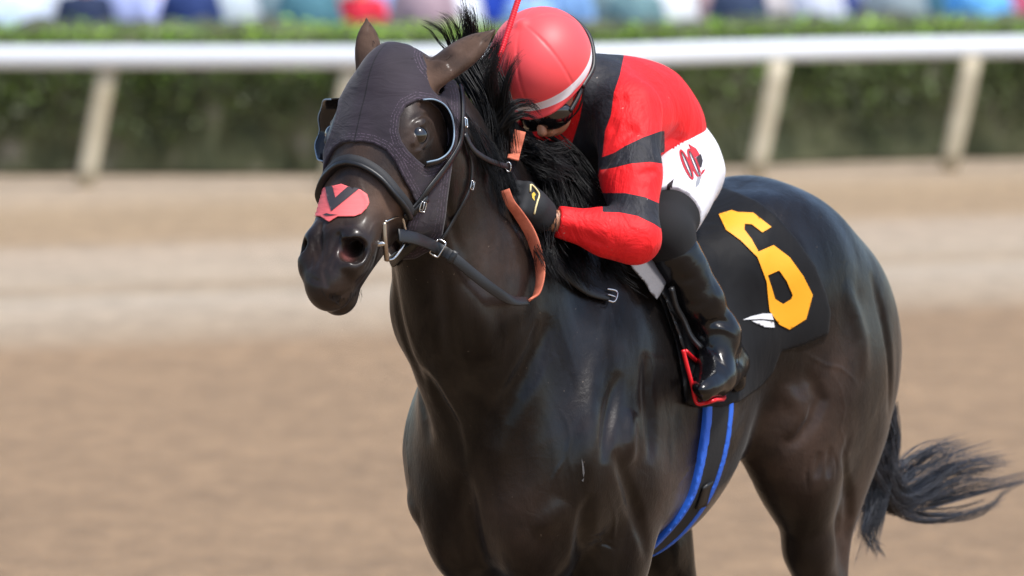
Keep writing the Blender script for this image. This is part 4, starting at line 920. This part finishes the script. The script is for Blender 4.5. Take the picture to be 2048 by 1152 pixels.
def hand(s, wr, kn, side, r=1.0):
    """palm, thumb and five closed fingers in a fist around a rein"""
    a = kn - wr; a /= np.linalg.norm(a); v = np.array(side, float); v = v - a*(v @ a); v /= np.linalg.norm(v); n = np.cross(a, v)
    K = wr + a*.092
    for i, (o_, L_) in enumerate(((-.030, .036), (-.010, .042), (.011, .040), (.030, .032))):
        b = K + v*o_; s.cone(wr + a*.02 + v*o_*.6, b, .017*r, .0125*r, k=.012)
        c = b + a*L_*.35 + n*L_*.7; d = c - a*L_*.75 + n*.008; s.cone(b, c, .0118*r, .0108*r, k=.004); s.cone(c, d, .0108*r, .0096*r, k=.003); s.cone(d, d - a*.012 - n*.012, .0096*r, .0085*r, k=.003)
    t0 = wr + a*.025 - v*.026; t1 = wr + a*.060 - v*.030 + n*.026; s.cone(t0, t1, .015*r, .012*r, k=.012); s.cone(t1, t1 + a*.025 + v*.016, .0115*r, .0095*r, k=.004)
# skin: head, neck and the limbs under the clothes, one surface
b = SDF()
b.ell(J(0, 0, -.005), (.088, .072, .095), axis=fl_, up=ul_, k=0)
b.ell(J(.046, 0, -.080), (.055, .062, .062), axis=fl_, up=ul_, k=.03); b.ell(J(.056, 0, -.132), (.036, .036, .030), axis=fl_, up=ul_, k=.03)
b.cone(J(.095, 0, -.065), J(.122, 0, -.102), .008, .0125, k=.012); b.ell(J(.100, 0, -.120), (.012, .020, .006), axis=fl_, up=ul_, k=.006); b.ell(J(.097, 0, -.131), (.011, .018, .006), axis=fl_, up=ul_, k=.006)
for s_ in (1, -1):
    b.ell(J(.078, .030*s_, -.045), (.014, .016, .010), axis=fl_, up=ul_, k=.01, op='s'); b.ell(J(.080, .030*s_, -.030), (.012, .022, .006), axis=fl_, up=ul_, k=.008)
    b.ell(J(-.006, .076*s_, -.055), (.018, .007, .030), axis=fl_ - ul_*.2, up=ul_, k=.008); b.ell(J(-.004, .082*s_, -.052), (.010, .005, .019), axis=fl_, up=ul_, k=.004, op='s')
    b.ell(J(.055, .040*s_, -.075), (.022, .016, .018), axis=fl_, up=ul_, k=.02)
b.cone(J(-.03, 0, -.08), (.06, 0, 1.88), .055, .060, k=.03)
b.ell((-.04, 0, 1.84), (.15, .15, .12), k=.05); b.ell((-.20, 0, 1.80), (.16, .135, .11), k=.06); b.ell((-.30, 0, 1.72), (.11, .13, .11), k=.05)
for sh, el, wr in ((shL, elL, wrL), (shR, elR, wrR)): b.chain([tuple(sh) + (.045,), tuple(el) + (.036,), tuple(wr) + (.026,)], k=.02)
for hp, kn, an in ((hipL, knL, anL), (hipR, knR, anR)): b.chain([tuple(hp) + (.075,), tuple(kn) + (.050,), tuple(an) + (.034,)], k=.03); b.cone(an, an + np.array((.05, .02*np.sign(an[1]), -.07)), .028, .018, k=.02)
hand(b, wrL, LP(1022, 372, .14), (.1, -.1, 1), .9); hand(b, wrR, wrR + np.array((.02, .05, .1)), (.6, 0, -.2), .9)
V, Q = net(b, (-.6, -.45, 1.05), (.65, .5, 2.25), .0045); mesh_obj("body", l2w(relax(V, Q, 1)), Q, mat_skin, jock)

def wrinkle(amp, f, seed, stretch=(1, 1, 1)):
    st = np.array(stretch, f32)
    return lambda P, d: d - amp*(1 - np.abs(sines(P*st, seed, f, 6)))*.6 - amp*.5*sines(P*st, seed+3, f*2.2, 6)*.5
# red silks
j = SDF()
j.ell((-.03, 0, 1.865), (.165, .185, .145), axis=(1, 0, .12), k=0); j.ell((-.17, 0, 1.865), (.18, .165, .140), axis=(1, 0, -.05), k=.06); j.ell((-.275, 0, 1.815), (.125, .155, .125), k=.06)
j.ell((.05, 0, 1.93), (.09, .15, .08), k=.05)
for sh, el, wr in ((shL, elL, wrL), (shR, elR, wrR)):
    e2 = wr + (el-wr)*.16
    j.chain([tuple(sh) + (.085,), tuple(sh*.5 + el*.5) + (.065,), tuple(el) + (.053,)], k=.04); j.chain([tuple(el) + (.053,), tuple(el*.6 + e2*.4) + (.051,), tuple(e2) + (.034,)], k=.03)
    ax = (wr - el)/np.linalg.norm(wr - el); j.func(lambda P, d, e2=e2, ax=ax: np.where(((P - e2) @ ax > -.03) & (np.linalg.norm(P - e2, axis=1) < .09), np.maximum(d, ((P - e2) @ ax - .006).astype(f32)), d))
j.cone(J(-.045, 0, -.105), (.06, 0, 1.91), .058, .085, k=.05); j.func(lambda P, d: np.maximum(d, ((P - J(-.03, 0, -.075)) @ ul_).astype(f32)*(np.linalg.norm(P - HC, axis=1) < .2) - 1.0*(np.linalg.norm(P - HC, axis=1) >= .2)))
def fold(px, w, dep):
    global j
    pts = [LP(*p) for p in px]; j.crease(pts, w, dep)
for px, w, dep in (([(1205, 330, .19), (1230, 290, .22), (1265, 262, .24)], .012, .010), ([(1225, 250, .2), (1215, 290, .2), (1210, 330, .2)], .010, .008), ([(1240, 240, .22), (1228, 280, .22), (1222, 320, .22)], .008, .006), ([(1245, 200, .2), (1235, 230, .21), (1228, 255, .2)], .010, .006),
   ([(1320, 285, .16), (1350, 278, .15), (1385, 262, .1)], .012, .008), ([(1315, 255, .18), (1313, 300, .22), (1317, 340, .25)], .010, .012), ([(1240, 340, .28), (1270, 348, .30), (1305, 345, .3)], .010, .006), ([(1235, 430, .28), (1262, 438, .31), (1285, 455, .33)], .007, .004),
   ([(1230, 436, .27), (1255, 448, .30), (1272, 468, .32)], .007, .004), ([(1110, 445, .17), (1150, 470, .22), (1200, 488, .27)], .014, .005), ([(1130, 430, .18), (1170, 440, .23), (1210, 462, .27)], .014, -.004), ([(1340, 190, .1), (1350, 230, .13), (1340, 270, .15)], .02, .006)):
    fold(px, w, dep)
j.func(wrinkle(.0055, 14, 4, (1, 1, .6)))
V, Q = net(j, (-.62, -.48, 1.4), (.7, .52, 2.2), .0045); V = relax(V, Q, 1)
mat_red = Mat("red_silk", rgb('#e8151b'), .62); mat_red.b.inputs['Specular IOR Level'].default_value = .32; _m = mat_red; _m.b.inputs["Sheen Weight"].default_value = .04
redc = _m.ramp(_m.noise(4, 3), [(.3, rgb('#ea161c')), (.7, rgb('#f21e22'))]); dark = _m.ramp(_m.noise(50, 3), [(.3, (.010, .010, .014)), (.7, (.018, .018, .024))])
cl_ = _m.mixc(fieldnode(_m, "stripe"), redc, dark); _m.l(_m.mixc(_m.ramp(_m.noise(85, 2, rough=.8), [(.735, g(0)), (.755, g(.6))]), cl_, (.45, .38, .33)), _m.b.inputs["Base Color"])
b1 = _m.bump(_m.noise(11, 5, vec=_m.coords((1, 1, .45)), dist=1.3), .9, .016); b1 = _m.bump(_m.noise(34, 4, vec=_m.coords((1, .5, 1)), dist=1.0), .45, .004, b1); _m.bump(_m.noise(500, 1), .12, .0004, b1)
jk = mesh_obj("silks", l2w(V), Q, mat_red, jock); px = sym_body(V.astype(float))
band1 = [(1200, 316), (1228, 306), (1250, 292), (1285, 275), (1322, 262), (1330, 262), (1330, 328), (1300, 324), (1262, 327), (1225, 336), (1200, 340)]; band2 = [(1205, 386), (1250, 386), (1290, 394), (1326, 410), (1326, 460), (1308, 448), (1275, 432), (1240, 425), (1205, 424)]
sash = [(1170, 84), (1240, 88), (1248, 112), (1240, 150), (1228, 185), (1222, 230), (1210, 262), (1206, 300), (1200, 335), (1190, 372), (1130, 372), (1140, 300), (1160, 235), (1168, 190), (1165, 140)]
arm = (np.abs(V[:, 1]) > .20) | ((px[:, 0] > 1225) & (px[:, 1] > 250)); f1 = np.where(px[:, 0] < 1330, np.minimum(polysd(px, band1), polysd(px, band2)), 50)
f1 = np.where(np.abs(V[:, 1]) > .13, f1, 50); attr(jk, "stripe", np.minimum(f1, polysd(px, sash)))
# white breeches
w = SDF(); w.ell((-.305, 0, 1.735), (.125, .165, .155), axis=(1, 0, .35), k=0)
for hp, kn in ((hipL, knL), (hipR, knR)): w.cone(hp + (0, 0, .02), hp*.22 + kn*.78 + (0, 0, .008), .100, .074, k=.05)
ax = (knL - hipL)/np.linalg.norm(knL - hipL)
w.func(lambda P, d: np.maximum(d, (((P*np.where(P[:, 1] > 0, 1, -1)[:, None]**np.array((0, 1, 0))) - (hipL*.30 + knL*.70)) @ ax).astype(f32)))
for px_, ww, dep in (([(1400, 300, .14), (1392, 360, .15), (1378, 410, .17)], .010, .005), ([(1420, 330, .1), (1405, 380, .13), (1385, 425, .16)], .010, .005), ([(1330, 300, .2), (1350, 350, .21), (1350, 400, .22)], .012, .004)): w.crease([LP(*p) for p in px_], ww, dep)
w.func(wrinkle(.003, 18, 14))
V, Q = net(w, (-.62, -.42, 1.35), (.3, .42, 2.0), .0045)
mat_wh = Mat("white_breeches", (.78, .78, .82, 1), .65); mat_wh.bump(mat_wh.noise(14, 4, dist=.8), .3, .010)
br = mesh_obj("breeches", l2w(relax(V, Q, 1)), Q, mat_wh, jock)
bvhB = bvh_of(br); mat_pr = Mat("red_print", rgb('#b01828'), .6); mat_pk = Mat("black_print", rgb('#20181c'), .6); mat_pg = Mat("grey_print_pale", rgb('#8b8d94'), .6)
def ringpoly(c, a, b_, ang, k=16): return [(c[0] + a*math.cos(t)*math.cos(ang) - b_*math.sin(t)*math.sin(ang), c[1] + a*math.cos(t)*math.sin(ang) + b_*math.sin(t)*math.cos(ang)) for t in np.linspace(0, 2*math.pi, k, endpoint=False)]
for c in ((1373, 330), (1388, 328)):
    decal("printed_mark", bvhB, ringpoly(c, 33, 7.5, math.radians(68)), mat_pr, br, [ringpoly(c, 28, 3.6, math.radians(68))], lift=.002, step=3); decal("printed_mark", bvhB, ringpoly(c, 28, 3.4, math.radians(68)), mat_pk, br, [ringpoly(c, 25, 1.6, math.radians(68))], lift=.0022, step=3)
decal("printed_mark", bvhB, [(1376, 288), (1392, 298), (1399, 310), (1390, 316), (1384, 306)], mat_pr, br, lift=.002, step=3); decal("printed_mark", bvhB, [(1392, 316), (1401, 308), (1405, 322), (1402, 336), (1395, 332)], mat_pk, br, lift=.002, step=3)
decal("printed_mark", bvhB, [(1398, 345), (1402, 350), (1398, 368), (1390, 376), (1392, 362)], mat_pg, br, lift=.002, step=3); decal("printed_mark", bvhB, [(1403, 342), (1410, 338), (1408, 344), (1401, 352)], mat_pr, br, lift=.002, step=3)
for k_, (x, y) in enumerate(((1348, 296), (1353, 292), (1359, 289), (1366, 285))): decal("printed_mark", bvhB, [(x-2, y), (x, y-6), (x+2, y-5), (x+1, y+3)], mat_pr, br, lift=.002, step=2)
decal("printed_mark", bvhB, [(x + 9, y - 8) for x, y in [(1326, 378), (1339, 366), (1335, 384), (1332, 381), (1331, 392), (1340, 402), (1344, 412), (1326, 418), (1318, 420), (1327, 402), (1325, 388)]], mat_pk, br, lift=.002, step=3)
# black knee socks and boots
mat_sock = Mat("black_stocking", (.005, .005, .006, 1), .9)
for sgn in (1, -1):
    k2 = SDF(); M = np.array((1, sgn, 1)); k2.cone((hipL*.48 + knL*.52 + (0, 0, .008))*M, knL*M, .080, .055, k=0); k2.cone(knL*M, (knL*.60 + anL*.40)*M, .055, .056, k=.04)
    k2.func(wrinkle(.002, 22, 24)); V, Q = net(k2, (-.4, -.45, 1.2), (.35, .45, 1.9), .006); mesh_obj("stocking", l2w(relax(V, Q, 1)), Q, mat_sock, jock)
mat_boot = Mat("black_patent_boot", (.004, .004, .005, 1), .20); mat_boot.b.inputs["Specular IOR Level"].default_value = .42; mat_boot.bump(mat_boot.noise(16, 3, dist=.6), .3, .008)
for sgn in (1, -1):
    bt = SDF(); M = np.array((1, sgn, 1)); a_, kk, hh, bb_, tt_ = anL*M, knL*M, heL*M, baL*M, toL*M
    top = kk*.80 + a_*.20; bt.chain([tuple(top) + (.062,), tuple(kk*.35 + a_*.65) + (.058,), tuple(a_) + (.046,)], k=.02)
    fa = tt_ - hh; fn = np.linalg.norm(fa); fa = fa/fn; mid = (hh + tt_)/2
    bt.ell(mid + fa*.004, (fn*.5 + .036, .047, .040), axis=fa, up=(0, 0, 1), k=.02); bt.cone(a_, hh + fa*.015 + (0, 0, .008), .048, .036, k=.03); bt.cone(a_, hh*.35 + tt_*.65 + (0, 0, .012), .047, .034, k=.04)
    un = np.cross(fa, (0, 1., 0)); un = un if un[2] < 0 else -un
    bt.cone(hh + un*.030, hh + un*.046 + fa*.006, .026, .024, k=.008); bt.cone(hh*.35 + tt_*.65 + un*.022, tt_ + un*.014, .028, .020, k=.008)
    dirs = (kk - a_)/np.linalg.norm(kk - a_); bt.func(lambda P, d, q=top, n=dirs: np.maximum(d, ((P - q) @ n - .02).astype(f32)))
    if sgn > 0:                                # creases of the near boot, found on its rough surface
        _v, _q = net(bt, (-.45, .05, .95), (.35, .52, 1.75), .007); bvhT = BVHTree.FromPolygons(l2w(_v).tolist(), _q.tolist())
        for px, ww, dd in (([(1408, 650), (1425, 643), (1445, 642), (1466, 652)], .007, .006), ([(1412, 664), (1432, 657), (1452, 660), (1474, 674)], .006, -.005), ([(1400, 682), (1420, 696), (1438, 722), (1458, 750)], .005, .0035), ([(1466, 690), (1473, 715), (1472, 745)], .005, .003),
          ([(1345, 545), (1365, 560), (1395, 552)], .010, .004), ([(1360, 600), (1385, 612), (1420, 600)], .010, .003), ([(1405, 500), (1412, 540), (1425, 580), (1440, 620)], .006, -.003), ([(1400, 705), (1412, 712), (1425, 712)], .005, .003), ([(1392, 660), (1405, 672), (1415, 690)], .007, .004)):
            L = [hit(bvhT, *p) for p in px]; L = [w2l(np.array(h_[0])) for h_ in L if h_]
            if len(L) > 1: bt.crease(spline(L, 7), ww, dd)
    bt.func(wrinkle(.0022, 26, 31)); V, Q = net(bt, (-.45, -.5 if sgn < 0 else .05, .95), (.35, -.05 if sgn < 0 else .52, 1.75), .004)
    mesh_obj("boot", l2w(relax(V, Q, 1)), Q, mat_boot, jock)
# gloves
mat_glove = Mat("black_glove", (.007, .008, .010, 1), .75); mat_glove.bump(mat_glove.noise(150, 2), .3, .001)
mat_gold = Mat("gold_piping", rgb('#e8d9a0'), .5)
for sgn, wr, kn, side in ((1, wrL, LP(1022, 372, .14), (.1, -.1, 1)), (-1, wrR, wrR + np.array((.02, .05, .1)), (.6, 0, -.2))):
    gsd = SDF(); hand(gsd, wr, kn, side, 1.34); a = (kn - wr)/np.linalg.norm(kn - wr); gsd.cone(wr + a*.0, wr + a*.05, .031, .036, k=.02)
    gsd.func(lambda P, d, q=wr + a*.004, n=-a: np.maximum(d, ((P - q) @ n).astype(f32))); V, Q = net(gsd, wr - .17, wr + .17, .0035); gl_ = mesh_obj("glove", l2w(relax(V, Q, 1)), Q, mat_glove, jock)
    if sgn > 0: bvhG = bvh_of(gl_); P, N = on(bvhG, [(1060, 384), (1062, 370), (1067, 366), (1074, 372), (1077, 388), (1074, 404), (1070, 418), (1068, 428)], .002); tube("glove_piping", P, .0022, mat_gold, gl_); decal("printed_mark", bvhG, [(1063, 388), (1067, 384), (1071, 390), (1068, 393), (1069, 402), (1064, 396)], Mat("gold_print", rgb('#d8b53a'), .5), gl_, lift=.0015, step=2)
# helmet with its red cover
hm = SDF(); hm.ell(J(-.012, 0, .005), (.137, .123, .121), axis=fl_, up=ul_, k=0)
hm.func(lambda P, d: -smin(-d, ((P - J(0, 0, -.050)) @ (ul_ + fl_*.12)).astype(f32), .012))
hm.ell(J(.074, 0, -.040), (.058, .078, .011), axis=fl_ - ul_*.25, up=ul_, k=.02); hm.cone(J(-.01, .0, .115), J(-.01, 0, .121), .012, .008, k=.02)
HMC = np.array((-.012, 0, .005))
for ph in (0, .95, -.95):
    for t0_, t1_ in ((-.30, 1.50), (1.64, 3.3)):
        pts = [J(*(HMC + np.array((.137*math.cos(t)*math.cos(ph if t < 1.57 else -ph), .123*math.cos(t)*math.sin(ph if t < 1.57 else -ph), .121*math.sin(t))))) for t in np.linspace(t0_, t1_, 22)]
        hm.crease(pts, .0024, .0042)
V, Q = net(hm, HC - .18, HC + .18, .003); V = relax(V, Q, 1); mat_hel = Mat("helmet_cover", rgb('#f23d42'), .5); _m = mat_hel; _m.b.inputs["Sheen Weight"].default_value = .12; _m.bump(_m.noise(8, 3), .15, .006)
q = (V - HC) @ np.array([fl_, sl_, ul_]).T; _m.l(_m.mixc(fieldnode(_m, "band", -.0004, .0004), _m.ramp(_m.noise(5, 2), [(.3, (.90, .070, .078)), (.7, (.96, .092, .098))]), (.85, .85, .88)), _m.b.inputs["Base Color"])
he_ = mesh_obj("helmet", l2w(V), Q, mat_hel, jock); attr(he_, "band", np.abs(q[:, 2] + .024) - .0115)
P = [J(.098*math.cos(t), .090*math.sin(t), -.060 + .004*math.sin(3*t)) for t in np.linspace(0, 2*math.pi, 25)]; tube("harness_rim", l2w(P), .004, mat_lea, he_)
P = [J(-.125, .03, .06), J(-.128, .065, .02), J(-.105, .095, -.02), J(-.04, .110, -.052), J(.03, .098, -.056)]; tube("goggle_strap", l2w(P), .0065, mat_lea, he_)
P = [J(-.005, .088, -.055), J(.005, .082, -.09), J(.03, .055, -.13), J(.05, 0, -.150), J(.03, -.055, -.13), J(.005, -.082, -.09), J(-.005, -.088, -.055)]; strap("chin_harness", l2w(P), [M_L2W @ (p - J(.02, 0, -.10)) for p in P], .014, .003, mat_lea, he_)
# goggles
go = SDF()
for s_ in (1, -1): go.ell(J(.094, .034*s_, -.080), (.024, .044, .034), axis=fl_ + sl_*.35*s_, up=ul_, k=.01)
V, Q = net(go, HC - .18, HC + .18, .003); mat_lens = Mat("dark_lens", (.006, .005, .006, 1), .06); mat_lens.b.inputs["Coat Weight"].default_value = 1.0; gg = mesh_obj("goggles", l2w(relax(V, Q, 1)), Q, mat_lens, jock)
for s_ in (1, -1):
    c = J(.108, .036*s_, -.080); n = fl_ + sl_*.35*s_; n /= np.linalg.norm(n); t1 = np.cross(ul_, n); P = [c + t1*.036*math.cos(t) + ul_*.025*math.sin(t) - n*.004*abs(math.cos(t)) for t in np.linspace(0, 2*math.pi, 16, endpoint=False)]; tube("goggle_frame", l2w(P), .0038, mat_lea, gg, closed=True)
    tube("goggle_frame", l2w([J(.090, .074*s_, -.076), J(.04, .090*s_, -.066), J(-.0, .096*s_, -.048)]), .006, mat_lea, gg)
# whip
mat_whip = Mat("red_whip_grip", rgb('#e02030'), .4)
wr_ = empty("whip", Vector(l2w(LP(984, 128, .0))), "red ribbed riding whip held upright beside the helmet", "whip")
a, b_ = LP(972, 195, .03), LP(1040, -12, .05)
pts = [a + (b_ - a)*t for t in np.linspace(0, 1, 130)]; tube("grip", l2w(pts), [.0075 if i % 3 else .0062 for i in range(130)], mat_whip, wr_, n=130)
tube("cap", l2w([b_, b_ + (b_-a)*.03]), .0078, mat_lea, wr_); tube("shaft", l2w([a, a - (b_-a)*.8, a - (b_-a)*1.6]), [.006, .004, .003], mat_lea, wr_)
strap("popper", l2w([a - (b_-a)*1.55, a - (b_-a)*1.75, a - (b_-a)*1.95]), [(0, -1, 0)]*3, .03, .006, mat_lea, wr_)
# stirrup irons
mat_iron = Mat("red_iron", rgb('#e01c26'), .3)
for sgn in (1, -1):
    Mm = np.array((1, sgn, 1)); q = [LP(1366, 700, .325), LP(1375, 735, .33), LP(1385, 772, .335), LP(1393, 805, .34), LP(1410, 806, .36), LP(1430, 800, .38), LP(1448, 792, .33), LP(1410, 740, .27), LP(1372, 702, .31)]
    tube("stirrup_iron", l2w([p*Mm for p in q]), .0052, mat_iron, saddle_root, n=120)
    q = [LP(1364, 806, .33), LP(1378, 808, .35), LP(1392, 800, .36)]; 
# martingale strap end with buckle on the shoulder
P, N = on(bvhHH, [(1088, 505), (1110, 535), (1140, 562), (1175, 585), (1215, 598)], .012)
yoke = empty("neck_strap", P[2].copy(), "black leather neck strap with a steel buckle on the horse's shoulder", "strap")
strap("strap", P, N, (.022, .030, .032, .030, .024), .008, mat_lea, yoke); c = P[-1] + N[-1]*.008; n = N[-1]; u = (P[-1]-P[-2]).normalized(); v = n.cross(u).normalized()
tube("buckle", [c - u*.014 + v*.014, c + u*.010 + v*.016, c + u*.014 + v*.006, c + u*.006 - v*.014, c - u*.010 - v*.016], .0026, mat_steel, yoke, n=30); tube("prong", [c - u*.012, c + u*.010], .002, mat_steel, yoke, n=5)
